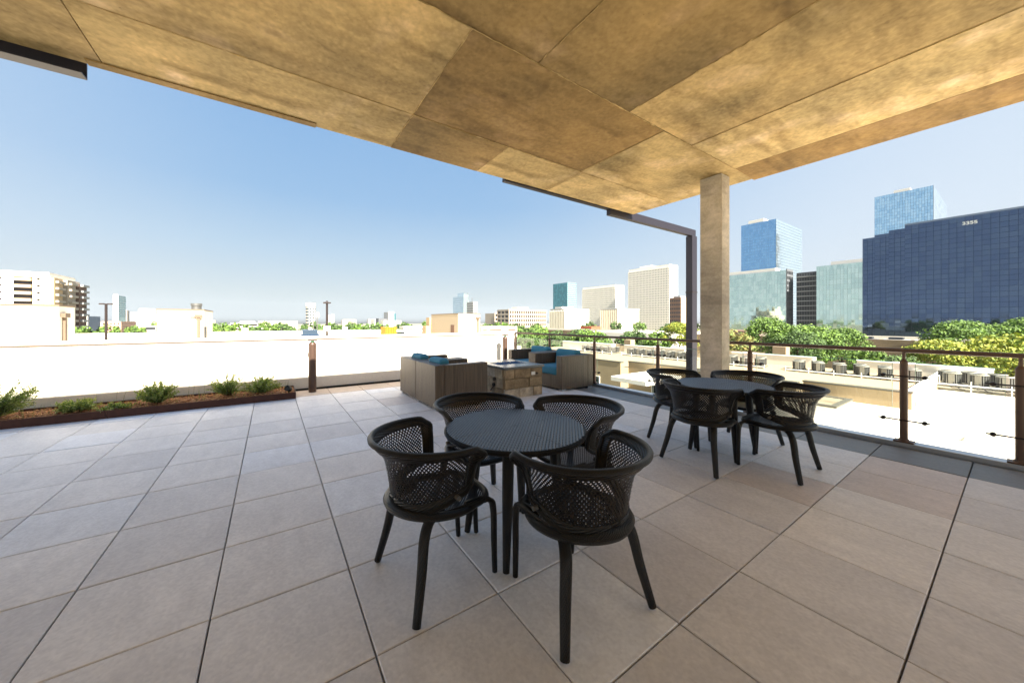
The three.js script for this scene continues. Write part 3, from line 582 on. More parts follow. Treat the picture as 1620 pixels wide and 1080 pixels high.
// upper roof with its stepped parapet above the courtyard
const upper = thing('courtyard_house', 'cream house across the courtyard with stepped parapet and dark coping', 'building', [22, RY, -20]);
{
  const zs = [[17.56, 14.15, 0], [14.15, 9.6, -0.9], [9.6, 4.3, 0], [4.3, -1.2, -0.9], [-1.2, -6, 0], [-6, -14, -0.9]];
  part(upper, 'wall', zs.map(([a, b, o]) => bx(-0.2 + o, 11.6, -11.8, 0.25, b, a, 1)), M.stuccoTan);
  for (const [a, b, o] of zs) {
    const p = part(upper, 'parapet', bx(-0.199 + o, 0.1 + o, 0.251, 0.66, b + 0.001, a - 0.001, 1), M.stuccoTan);
    part(p, 'coping', rbx(-0.23 + o, 0.13 + o, 0.661, 0.73, b - 0.03, a + 0.03, 0.01), M.coping);
  }
  part(upper, 'parapet', bx(0.101, 11.6, 0.251, 0.66, 17.3, 17.559, 1), M.stucco);
  // entrance canopy, windows and a wall lamp on the courtyard side
  part(upper, 'canopy', [rbx(-4, -0.21, -0.12, 0.16, 5.75, 8.2, 0.02)], M.stucco);
  const win = (z0, z1, y0, y1, xo, n) => {
    const w = part(upper, 'window', [bx(xo - 0.06, xo - 0.001, y0 - 0.06, y0, z0, z1), bx(xo - 0.06, xo - 0.001, y1, y1 + 0.06, z0, z1), bx(xo - 0.06, xo - 0.001, y0 - 0.06, y1 + 0.06, z0 - 0.06, z0 - 0.001), bx(xo - 0.06, xo - 0.001, y0 - 0.06, y1 + 0.06, z1 + 0.001, z1 + 0.06), ...Array.from({ length: n - 1 }, (_, i) => { const z = lerp(z0, z1, (i + 1) / n); return bx(xo - 0.055, xo - 0.001, y0 + 0.001, y1 - 0.001, z - 0.025, z + 0.025); })], M.whitePaint);
    part(w, 'pane', bx(xo - 0.02, xo - 0.002, y0 + 0.001, y1 - 0.001, z0 + 0.001, z1 - 0.001), phy(0x20262a, 0.06));
  };
  win(6.2, 8.9, -1.9, -0.75, -0.2, 3); win(1.2, 2.4, -1.9, -0.6, -1.1, 2); win(-0.4, 0.7, -1.9, -0.6, -1.1, 2);
  part(upper, 'wall_lamp', rbx(-1.22, -1.101, -0.12, 0.1, 1.0, 1.75, 0.02), M.galv);
}
structure('courtyard_floor', bx(6.3, 21.8, -8.2, -8, -40, -4.72, 1), std(0x5f5c50, 0.95), 'grey courtyard floor below the terrace', 'courtyard');
// parapet blocks along the far side of the roofs
[[-6.07, -0.83, 'long white parapet block behind the nearest condensers'], [-13.6, -8.3, 'white parapet block behind the condensers right of the column'], [-24.3, -17.6, 'white parapet block behind the condensers left of the steel post'], [-34, -26, 'white parapet block farthest left behind the condensers']].forEach(([a, b, label]) => {
  const t = thing('parapet_block', label, 'parapet', [33, -1.96, (a + b) / 2], 0, 'parapet blocks on the far side of the roof');
  part(t, 'wall', bx(0, 0.7, -0.3, 0.72, (a - b) / 2, (b - a) / 2, 1), M.stucco);
  part(t, 'coping', rbx(-0.03, 0.73, 0.721, 0.77, (a - b) / 2 - 0.03, (b - a) / 2 + 0.03, 0.008), M.whitePaint);
});
// penthouse box on the lower roof
const hatch = thing('roof_hatch_box', 'white roof box with dark flat top on the lower roof', 'roof box', [16, RY, -3.44]);
part(hatch, 'wall', bx(0, 2.05, 0.001, 0.66, -2.6, 0, 1), M.stucco);
part(hatch, 'coping', [rbx(-0.03, 2.08, 0.661, 0.73, -0.16, 0.03, 0.01), rbx(-0.03, 2.08, 0.661, 0.73, -2.63, -2.44, 0.01), rbx(-0.03, 0.17, 0.6612, 0.7298, -2.4395, -0.1605, 0.01), rbx(1.88, 2.08, 0.6612, 0.7298, -2.4395, -0.1605, 0.01)], M.coping);
part(hatch, 'flat_top', bx(0.171, 1.879, 0.6605, 0.7, -2.439, -0.161, 1), M.membraneDark);
// vents
[[12.9, 1.2, 'small white roof vent on the membrane, farther of the two'], [10.1, 1.05, 'small white roof vent on the membrane close to the railing'], [17.5, -0.9, 'short white roof vent near the equipment curb']].forEach(([x, z, label], i) => {
  const t = thing('roof_vent', label, 'vent', [x, RY, z], 0, 'plumbing vents on the lower roof');
  part(t, 'boot', cyl(0.13, 0.06, 0.12, 0, 0.001, 0, 16), M.membrane); part(t, 'pipe', cyl(0.05, 0.05, 0.24, 0, 0.12, 0, 12), M.whitePaint);
});
// air conditioning condensers
function makeCondenser() {
  const t = new THREE.Group(); t.name = 'condenser';
  const W = 0.31;
  part(t, 'base_pan', rbx(-W, W, 0, 0.05, -W, W, 0.02), M.condenser);
  part(t, 'coil', new THREE.CylinderGeometry(0.285, 0.285, 0.52, 20).translate(0, 0.31, 0), M.coil);
  const sl = []; for (let i = 0; i < 22; i++) { const a = i / 22 * 2 * Math.PI; sl.push(new THREE.BoxGeometry(0.012, 0.52, 0.035).rotateY(-a).translate(Math.cos(a) * 0.292, 0.31, Math.sin(a) * 0.292)); }
  part(t, 'guard', sl, M.galv, null, 'stuff');
  part(t, 'top_cap', new THREE.LatheGeometry([[0.2, 0.57], [0.31, 0.565], [0.315, 0.6], [0.29, 0.625], [0.2, 0.635]].map((p) => new THREE.Vector2(...p)), 24), M.condenser);
  const gr = []; for (let i = 1; i <= 5; i++) gr.push(new THREE.TorusGeometry(0.04 * i, 0.006, 4, 20).rotateX(Math.PI / 2).translate(0, 0.635 + 0.01 * (5 - i) / 5, 0));
  part(t, 'fan_grille', gr, M.rubber); part(t, 'fan_well', cyl(0.2, 0.2, 0.02, 0, 0.55, 0, 16), M.black);
  part(t, 'service_panel', rbx(-0.32, -0.29, 0.05, 0.56, -0.1, 0.1, 0.006), M.condenser);
  part(t, 'refrigerant_pipe', [tube([[-0.3, 0.12, 0.06], [-0.45, 0.14, 0.08], [-0.58, 0.02, 0.16], [-0.6, -0.12, 0.3], [-0.55, -0.16, 0.46]], 0.02, 14, 6), tube([[-0.3, 0.1, -0.05], [-0.5, 0.08, -0.1], [-0.62, -0.1, 0.05], [-0.64, -0.15, 0.4]], 0.014, 14, 6)], M.rubber);
  part(t, 'stand', [bx(-W, -W + 0.04, -0.06, -0.001, -W, W), bx(W - 0.04, W, -0.06, -0.001, -W, W)], M.galv);
  return t;
}
const cond0 = makeCondenser();
{
  reseed(61);
  const bays = [
    [0.4, -2.0, 4, 'grey condenser on the right roof in the nearest bay, between railing posts'],
    [-3.3, -8.3, 6, 'grey condenser in the bay right of the column, above the courtyard wall'],
    [-10.5, -12.4, 3, 'grey condenser in the short bay close to the right side of the column'],
    [-15.6, -21.4, 7, 'grey condenser in the bay left of the steel post'],
    [-23.6, -27.4, 5, 'grey condenser in the farthest bay above the lounge chairs'],
  ];
  let first = true;
  bays.forEach(([a, b, n, label], bi) => {
    for (let i = 0; i < n; i++) for (const row of [0, 1]) {
      const z = lerp(a, b, n > 1 ? i / (n - 1) : 0) + rr(-0.05, 0.05) - row * 0.25, x = 30 + row * 1.05 + rr(-0.05, 0.05), p = [x, -1.9, z], turn = rr(-0.12, 0.12);
      const grp = 'condensers ' + ['of the nearest bay', 'of the bay above the courtyard', 'beside the column', 'left of the steel post', 'of the farthest bay'][bi];
      if (first) { scene.add(cond0); cond0.name = numbered('condenser'); cond0.position.set(...p); cond0.rotation.y = turn; tag(cond0, label, 'air conditioner', grp); first = false; } else copyThing(cond0, p, turn, label).userData.group = grp;
    }
    const t = thing('pipe_rack', ['pipe rack in front of the nearest condenser bay', 'pipe rack in front of the condensers right of the column', 'short pipe rack beside the column', 'pipe rack in front of the condensers left of the steel post', 'pipe rack in front of the farthest condenser bay'][bi], 'pipe rack', [29.3, -1.96, (a + b) / 2], 0, 'pipe racks on the roof');
    const L = Math.abs(a - b) / 2 + 0.5, posts = Math.max(2, Math.round(L * 2 / 1.1));
    for (let i = 0; i <= posts; i++) part(t, 'stand', [bx(-0.02, 0.02, -0.2, 0.34, lerp(-L, L, i / posts) - 0.02, lerp(-L, L, i / posts) + 0.02)], M.whitePaint);
    part(t, 'pipe', [new THREE.CylinderGeometry(0.03, 0.03, 2 * L, 8).rotateX(Math.PI / 2).translate(0.06, 0.12, 0)], M.whitePaint);
    part(t, 'pipe', [new THREE.CylinderGeometry(0.022, 0.022, 2 * L, 8).rotateX(Math.PI / 2).translate(0.05, 0.02, 0)], M.rubber);
  });
}
// tiled ridge roofs and low roofs beyond
const hip = (name, label, x0, x1, z0, z1, y0, y1, wallM, roofM) => {
  const t = thing(name, label, 'house', [(x0 + x1) / 2, GROUND, (z0 + z1) / 2]);
  const hx = (x1 - x0) / 2, hz = (z1 - z0) / 2, yy0 = y0 - GROUND, yy1 = y1 - GROUND, r = Math.max(0, hz - hx);
  part(t, 'wall', bx(-hx + 0.4, hx - 0.4, 0, yy0, -hz + 0.4, hz - 0.4, 1), wallM);
  const A = [-hx, yy0, -hz], B = [hx, yy0, -hz], C = [hx, yy0, hz], D = [-hx, yy0, hz], P = [0, yy1, -r], Q = [0, yy1, r];
  part(t, 'roof', uvm(mesh3([...A, ...P, ...B, ...B, ...P, ...Q, ...B, ...Q, ...C, ...C, ...Q, ...D, ...D, ...Q, ...P, ...D, ...P, ...A])), roofM);
  part(t, 'eaves', bx(-hx, hx, yy0 - 0.2, yy0 - 0.001, -hz, hz), M.copingBrown);
  part(t, 'chimney', bx(-0.6, 0.6, yy1 - 1.2, yy1 + 0.8, r + 1.2 - 0.6, r + 1.2 + 0.6), wallM);
};
const roofTile = std(0x9c8f7a, 0.9, { map: tile(stoneTex, 0.5) });
hip('hip_roof_house', 'low house with grey brown hip roof behind the roofs right of the column', 44, 52, -26, -12, -4.2, -2.2, M.stuccoTan, roofTile);
hip('hip_roof_house', 'low house with grey brown hip roof in front of the far left trees', 46, 54, -44, -33, -4.0, -2.4, M.stuccoTan, roofTile);

// ------------------------------------------------------------------ city buildings
const GL = {
  blue: ['#7fb0d8', '#86b6dc', '#79aad3'].map((c) => std(c, 0.06, { metalness: 0.9 })),
  pale: ['#cfe2ec', '#d4e5ed', '#cadfe9'].map((c) => std(c, 0.08, { metalness: 0.85 })),
  green: ['#bcd3ca', '#c6dad1', '#b4cbc4'].map((c) => std(c, 0.05, { metalness: 0.92 })),
  dark: ['#4c5d77', '#506179', '#475873'].map((c) => std(c, 0.04, { metalness: 0.95 })),
  teal: ['#3f95a0', '#4a9fa9', '#35848f'].map((c) => std(c, 0.1, { metalness: 0.7 })),
  slate: ['#6f7f92', '#7b8a9c', '#647589'].map((c) => std(c, 0.1, { metalness: 0.7 })),
};
const CM = {
  white: std(0xe6dfd2, 0.85), pinkWhite: std(0xa39788, 0.85), brown: std(0x6d5343, 0.85), tan: std(0xcbb08a, 0.85), grey: std(0x9a9a98, 0.85), darkGrey: std(0x5c5f62, 0.8), cream: std(0xeadfc9, 0.85), rose: std(0xc99f8a, 0.85), slate: std(0x5d6c80, 0.7),
  pane: phy(0x2a2422, 0.12), paneBlue: phy(0x37424c, 0.1), dark: std(0x1c2126, 0.5), mull: std(0x2b343f, 0.4, { metalness: 0.5 }), mullLight: std(0xb9c4c2, 0.5),
};
function building(name, label, x0, x1, z0, z1, top, mat, category = 'building', base = GROUND, group) {
  const t = thing(name, label, category, [(x0 + x1) / 2, base, (z0 + z1) / 2], 0, group);
  const hx = (x1 - x0) / 2, hz = (z1 - z0) / 2, h = top - base;
  t.box = { hx, hz, h };
  if (mat) part(t, 'wall', bx(-hx, hx, 0, h, -hz, hz), mat);
  return t;
}
// a point on a face: a runs along the face from -1 to 1, o outwards
const fp = (b, face, a, y, o) => face === '-x' ? [-b.hx - o, y, a * b.hz] : face === '+x' ? [b.hx + o, y, -a * b.hz] : [a * b.hx, y, b.hz + o];
const flen = (b, face) => (face === '+z' ? b.hx : b.hz) * 2;
function glassWall(t, face, cols, rows, mats, { a0 = -1, a1 = 1, y0 = 0, y1 = 1, gap = 0.05, tilt = 0.0035, seedN = 1, parent = t, box = t.box, mull = CM.mull } = {}) {
  reseed(seedN * 97 + 13);
  const sets = mats.map(() => []), L = flen(box, face);
  const bk = [fp(box, face, a0, y0 * box.h, 0.06), fp(box, face, a1, y0 * box.h, 0.06), fp(box, face, a1, y1 * box.h, 0.06), fp(box, face, a0, y1 * box.h, 0.06)];
  part(parent, 'mullion_wall', uvm(mesh3([...bk[0], ...bk[1], ...bk[2], ...bk[0], ...bk[2], ...bk[3]])), mull);
  for (let i = 0; i < cols; i++) for (let j = 0; j < rows; j++) {
    const w = (a1 - a0) / cols, h = (y1 - y0) * box.h / rows, ga = gap * 2 / L, A = a0 + i * w + ga, B = a0 + (i + 1) * w - ga, C = y0 * box.h + j * h + gap, D = y0 * box.h + (j + 1) * h - gap;
    const tx = rr(-1, 1) * tilt * (w * L / 2), ty = rr(-1, 1) * tilt * h, o = 0.16;
    const q = [fp(box, face, A, C, o - tx - ty), fp(box, face, B, C, o + tx - ty), fp(box, face, B, D, o + tx + ty), fp(box, face, A, D, o - tx + ty)];
    sets[Math.floor(rnd() * mats.length)].push(...q[0], ...q[1], ...q[2], ...q[0], ...q[2], ...q[3]);
  }
  sets.forEach((s, i) => s.length && part(parent, 'glass_panels', uvm(mesh3(s)), mats[i], null, 'stuff'));
}
function windowWall(t, face, cols, rows, { a0 = -1, a1 = 1, y0 = 0, y1 = 1, fw = 0.5, fh = 0.55, depth = 0.5, wall = CM.white, pane = CM.pane, box = t.box, vertical = false } = {}) {
  const L = flen(box, face), span = (a1 - a0) * L / 2, cw = span / cols, H = (y1 - y0) * box.h, ch = H / rows, gs = [], ps = [], c0 = (a0 + a1) / 2;
  const put = (arr, s, y, w, h, d0, d1) => {           // box centred at s metres along the face from its middle
    const p = fp(box, face, c0 + s * 2 / L, y, (d0 + d1) / 2), dx = face === '+z' ? w : d1 - d0, dz = face === '+z' ? d1 - d0 : w;
    arr.push(uvm(new THREE.BoxGeometry(dx, h, dz).translate(...p)));
  };
  const yb = y0 * box.h;
  put(ps, 0, yb + H / 2, span - 0.02, H - 0.02, 0.01, 0.05);
  for (let i = 0; i <= cols; i++) put(gs, -span / 2 + i * cw, yb + H / 2, (i === 0 || i === cols ? 0.5 : 1) * cw * (1 - fw) + (i === 0 || i === cols ? cw * (1 - fw) * 0.5 : 0), H, 0.06, depth);
  if (!vertical) for (let j = 0; j <= rows; j++) put(gs, 0, yb + j * ch, span, ch * (1 - fh), 0.055, depth - 0.02);
  part(t, 'windows', ps, pane, null, 'stuff'); part(t, 'facade_grid', gs, wall, null, 'stuff');
}
const addBox = (t, name, x0, x1, y0, y1, z0, z1, m) => part(t, name, bx(x0, x1, y0, y1, z0, z1), m);

// dark blue glass office block at the right
{
  const bays = [[190, 225, -22.85, 30, 35.7], [194.5, 225, -27.3, -22.86, 35.6], [200, 225, -31.8, -27.31, 35.6], [205, 225, -36, -31.81, 35.6]];
  const t = thing('glass_office_block', 'long dark blue mirror glass office block at the right edge', 'building', [205, GROUND, 0]);
  bays.forEach(([x0, x1, z0, z1, top], i) => {
    const w = part(t, 'bay', bx(x0 - 205, x1 - 205, 0, top - GROUND, z0, z1), CM.mull);
    const box = { hx: (x1 - x0) / 2, hz: (z1 - z0) / 2, h: top - GROUND };
    const sub = new THREE.Group(); sub.name = 'facade'; sub.position.set((x0 + x1) / 2 - 205, 0, (z0 + z1) / 2); w.add(sub); w.userData = {};
    // the panels of each bay hang on that bay
    t.box = box;
    const shift = (fn) => { const before = t.children.length; fn(); for (const c of t.children.slice(before)) { c.position.copy(sub.position); } };
    w.remove(sub);
    shift(() => { glassWall(t, '-x', Math.round((z1 - z0) / 1.62), 30, GL.dark, { seedN: 200 + i, gap: 0.03, tilt: 0.003 }); glassWall(t, '+z', Math.round((x1 - x0) / 1.62), 30, GL.dark, { seedN: 210 + i, gap: 0.03 }); });
  });
  part(t, 'roof_parapet', [bx(-15.2, 20, 49.701, 50.3, -22.85, 30)], CM.slate);
  const font = await new FontLoader().loadAsync('fonts/droid/droid_sans_bold.typeface.json');
  const tg = new TextGeometry('3355', { font, size: 1.0, depth: 0.15, curveSegments: 3 }); tg.computeBoundingBox();
  const wd = tg.boundingBox.max.x; tg.rotateY(-Math.PI / 2);
  part(t, 'sign_numerals', uvm(tg), std(0xd2d2ce, 0.6), [-15.3, 47.0, -9.15 - wd / 2]);
}
{
  const t = building('glass_tower', 'tall pale blue glass tower rising behind the dark office block', 488, 586, -77.7, -42.4, 121.4, CM.mull, 'tower');
  glassWall(t, '-x', 22, 46, [std('#a9cfe6', 0.06, { metalness: 0.9 }), std('#b3d5e9', 0.06, { metalness: 0.9 }), std('#9cc4de', 0.06, { metalness: 0.9 })], { seedN: 3, tilt: 0.006 }); glassWall(t, '+z', 20, 46, GL.pale, { seedN: 4 });
  addBox(t, 'penthouse', -44, -28, 135.4, 139, -6, 4, CM.white);
}
{
  const t = building('mirror_office', 'low green mirror glass office with dark end wall left of the gap', 317, 329, -139, -94.8, 39.4, CM.mull, 'building');
  glassWall(t, '-x', 26, 16, GL.green, { seedN: 5, gap: 0.03, mull: CM.mullLight }); windowWall(t, '+z', 4, 14, { wall: CM.darkGrey, pane: CM.dark, fw: 0.8, fh: 0.6, depth: 0.6 });
  addBox(t, 'penthouse', -4, 5, 53.4, 56, -22, 15, CM.white);
  const s = building('mirror_office', 'low green mirror glass office with dark balcony bays right of the gap', 314.8, 378, -77.4, -40, 39.4, CM.mull, 'building');
  glassWall(s, '-x', 22, 16, GL.green, { seedN: 6, gap: 0.03, mull: CM.mullLight });
  addBox(s, 'bay', -24, 31, 0, 51, -31.5, -18.8, CM.dark);
  s.box = { hx: 20, hz: 6, h: 53 };
  for (let k = 0; k < 14; k++) addBox(s, 'balcony', -26.5, -24.05, 2 + k * 3.5, 2.45 + k * 3.5, -31, -19.2, CM.grey);
  for (let k = 0; k < 9; k++) addBox(s, 'rail_post', -26.4, -26.2, 2.46, 50, -31 + k * 1.45, -30.85 + k * 1.45, CM.darkGrey);
  addBox(s, 'penthouse', -20, 20, 53.4, 57, -14, 16, CM.white);
}
{
  const t = building('glass_tower', 'tall sky blue glass tower with a pale side right of the column', 411, 483, -160.4, -130.8, 101.4, CM.mull, 'tower');
  glassWall(t, '-x', 20, 40, GL.blue, { seedN: 7, tilt: 0.006 }); glassWall(t, '+z', 34, 40, GL.pale, { seedN: 8, gap: 0.12 });
  addBox(t, 'penthouse', -34, -20, 115.4, 119, -9, 4, CM.white);
}
{
  const t = building('white_tower', 'tallest white office tower with a grid of small windows', 406, 425, -291.7, -235.1, 71.4, CM.white, 'tower');
  windowWall(t, '-x', 27, 27, { y0: 0.02, y1: 0.955, fw: 0.5, fh: 0.52, depth: 1 }); addBox(t, 'penthouse', -6, 6, 85.4, 88, -14, 2, CM.white);
  const s = building('white_tower', 'shorter white office tower with window grid beside the teal tower', 427.6, 448, -394.2, -330.4, 56.4, CM.white, 'tower');
  windowWall(s, '-x', 27, 21, { y0: 0.02, y1: 0.955, fw: 0.5, fh: 0.52, depth: 1 });
}
{
  const t = building('teal_tower', 'teal glass tower left of the white towers', 537, 564, -584, -538.7, 86.4, CM.mull, 'tower');
  glassWall(t, '-x', 14, 24, GL.teal, { seedN: 9, gap: 0.3 }); glassWall(t, '+z', 9, 24, GL.teal, { seedN: 10, gap: 0.3, mull: CM.mullLight });
}
for (const [x0, x1, z0, z1, label, ph] of [[283, 323, -312.3, -287.7, 'low white block with striped end below the teal tower', true], [325.8, 364.8, -271.4, -248.4, 'low white block with striped end before the tallest white tower', false]]) {
  const t = building('white_block', label, x0, x1, z0, z1, 16.4, CM.cream, 'building');
  windowWall(t, '-x', 9, 1, { fw: 0.42, vertical: true, depth: 1.2, wall: CM.cream, y1: 0.94 });
  addBox(t, 'cornice', -20.6, 19.8, 29, 30.4, -12.6, 12.2, CM.grey);
  if (ph) addBox(t, 'penthouse', -17, 2, 30.45, 33, -8, 4, CM.white);
}
{
  const t = building('brown_block', 'brown brick block beside the steel post', 309, 324, -178.4, -168.1, 23.4, CM.brown, 'building');
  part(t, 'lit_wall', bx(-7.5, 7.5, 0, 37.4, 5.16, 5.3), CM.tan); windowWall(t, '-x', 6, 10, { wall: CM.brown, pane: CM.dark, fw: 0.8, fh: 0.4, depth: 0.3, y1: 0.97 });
  addBox(t, 'penthouse', -5, 4, 37.4, 39, -3, 3, CM.grey);
}
{
  const t = building('office_block', 'six storey white office block with rows of deep dark windows', 173.6, 215.6, -262.5, -244.9, 11.9, CM.pinkWhite, 'building');
  windowWall(t, '+z', 17, 7, { wall: CM.pinkWhite, fw: 0.62, fh: 0.6, depth: 0.8, y1: 0.985 }); windowWall(t, '-x', 3, 7, { wall: CM.pinkWhite, fw: 0.86, fh: 0.62, depth: 0.6, y1: 0.985 });
  addBox(t, 'penthouse', -8, 4, 25.9, 28.6, -5, 4, CM.white);
  const s = building('office_block', 'grey low office block behind the left end of the white office block', 178, 190.6, -292, -274.5, 9.4, CM.pinkWhite, 'building');
  windowWall(s, '+z', 4, 6, { wall: CM.pinkWhite, fw: 0.7, depth: 0.5 });
}
{
  const t = building('glass_tower', 'far pale glass tower behind the middle stair house', 280.6, 292, -574.6, -533.5, 46.2, CM.mullLight, 'tower');
  glassWall(t, '-x', 8, 16, GL.pale, { seedN: 12, gap: 0.2 }); glassWall(t, '+z', 4, 16, GL.pale, { seedN: 13 });
  addBox(t, 'roof_fin', -5, 5, 60.2, 66, -3, 20, GL.pale[0]);
  const s = building('glass_tower', 'far grey gridded tower beside the pale glass tower', 275.2, 283, -509.7, -489.2, 32.9, CM.grey, 'tower');
  windowWall(s, '+z', 4, 12, { wall: CM.grey, pane: CM.paneBlue, fw: 0.7, depth: 0.4 }); windowWall(s, '-x', 5, 12, { wall: CM.grey, pane: CM.paneBlue, fw: 0.7, depth: 0.4 });
  addBox(s, 'mast', -0.4, 0.4, 46.9, 55, -0.4, 0.4, CM.darkGrey);
}
{
  const t = building('low_garage', 'low cream garage with long dark slots right of the middle stair house', 55, 68.6, -101.7, -92.15, -0.2, CM.cream, 'building');
  for (const [a, b] of [[-6.6, -4.9], [-4.2, 0.5], [3.1, 6.3]]) addBox(t, 'opening', a, b, 12.4, 12.95, 4.74, 4.8, CM.brown);
}
{
  const t = building('grey_complex', 'grey stepped hospital block on the horizon with a green glass corner', 119.7, 126.6, -443.4, -423.7, 13.1, CM.grey, 'building');
  addBox(t, 'left_wing', -14, -3.6, 0, 19.3, -8, 6, CM.darkGrey); addBox(t, 'front_wing', -13, 8, 0, 16.6, 10, 24, CM.white);
  const g = part(t, 'glass_corner', bx(5.3, 10.5, 0, 25.8, -12, -6.2), GL.teal[0]); windowWall(t, '+z', 4, 8, { y0: 0.55, wall: CM.grey, pane: CM.paneBlue, fw: 0.7, fh: 0.4, depth: 0.4 });
  building('far_block', 'slim white far tower left of the grey hospital block', 113, 118.7, -484, -464, 4.6, CM.white, 'building');
}
{
  const t = building('white_ribbed_tower', 'white topped rounded tower standing alone on the horizon', 30.9, 38, -412, -398.2, 18.2, null, 'tower');
  const g = new THREE.CylinderGeometry(4.2, 4.2, 32.2, 28).scale(1.05, 1, 1.2).translate(0, 16.1, 0); part(t, 'shaft', g, CM.pinkWhite);
  for (let k = 0; k < 9; k++) part(t, 'window_band', new THREE.CylinderGeometry(4.24, 4.24, 1.5, 28, 1, true).scale(1.05, 1, 1.2).translate(0, 4 + k * 3.05, 0), CM.paneBlue);
  for (const a of [0.2, 0.75, -0.35]) addBox(t, 'rib', Math.sin(a) * 4.5 - 0.3, Math.sin(a) * 4.5 + 0.3, 0, 32, Math.cos(a) * 5.1 - 0.3, Math.cos(a) * 5.1 + 0.3, CM.white);
  part(t, 'crown', new THREE.CylinderGeometry(4.4, 4.5, 3, 28).scale(1.05, 1, 1.2).translate(0, 33.2, 0), CM.white);
  const s = building('far_block', 'small white far block behind the lamp post right of the rounded tower', 63.2, 69.3, -512, -496.6, 10.2, CM.white, 'building');
  windowWall(s, '+z', 1, 7, { a0: 0.2, wall: CM.white, pane: CM.paneBlue, fw: 0.9, fh: 0.5, depth: 0.3 });
}
{
  const t = building('pavilion', 'low flat roofed pavilion with white columns beyond the deck', 35.7, 41.7, -111.3, -108.1, -0.7, CM.darkGrey, 'building');
  addBox(t, 'roof', -3.6, 3.6, 13.3, 13.9, -2, 2.6, CM.white);
  for (let k = 0; k < 13; k++) addBox(t, 'pillar', -3 + k * 0.5 - 0.09, -3 + k * 0.5 + 0.09, 0, 13.29, 1.9, 2.1, CM.white);
}
{ // apartment tower at the left edge
  const t = building('apartment_tower', 'wide tan apartment tower with stacked balconies at the left edge', -118, -80, -258, -231, 21, CM.cream, 'tower');
  const fx = (px) => px; t.box = { hx: 19, hz: 13.5, h: 35 };
  for (const [a0, a1] of [[0.03, 0.34], [0.78, 0.87]]) windowWall(t, '+z', a1 - a0 > 0.2 ? 3 : 1, 12, { a0, a1, wall: CM.cream, pane: CM.pane, fw: 0.5, fh: 0.3, depth: 0.35 });
  for (const [c, w] of [[-0.12, 3.4], [0.6, 5]]) { addBox(t, 'balcony_recess', c * 19 - w / 2, c * 19 + w / 2, 0.5, 34.4, 13.51, 13.56, CM.pane); for (let k = 0; k < 12; k++) addBox(t, 'balcony', c * 19 - w / 2, c * 19 + w / 2, 0.8 + k * 2.9, 2.0 + k * 2.9, 13.57, 14.8, CM.tan); }
  addBox(t, 'penthouse', 3, 18, 35, 36.8, -12, 12, CM.white);
  for (const [z0, z1, o, m] of [[13.4, 10, 0.9, CM.tan], [9.6, 4.2, 0.3, CM.tan], [3.4, -4.5, 1.5, CM.pinkWhite], [-5.2, -13.4, 2.4, CM.brown]]) { addBox(t, 'side_bay', 19.001, 19 + o, 0, 34.5 - (o > 2 ? 1 : 0), z1, z0, m); for (let k = 0; k < 12; k++) addBox(t, 'side_balcony', 19 + o + 0.01, 20.1 + o, 1 + k * 2.85, 2.0 + k * 2.85, z1 + 0.4, z0 - 0.9, m === CM.brown ? CM.grey : CM.pinkWhite); }
}
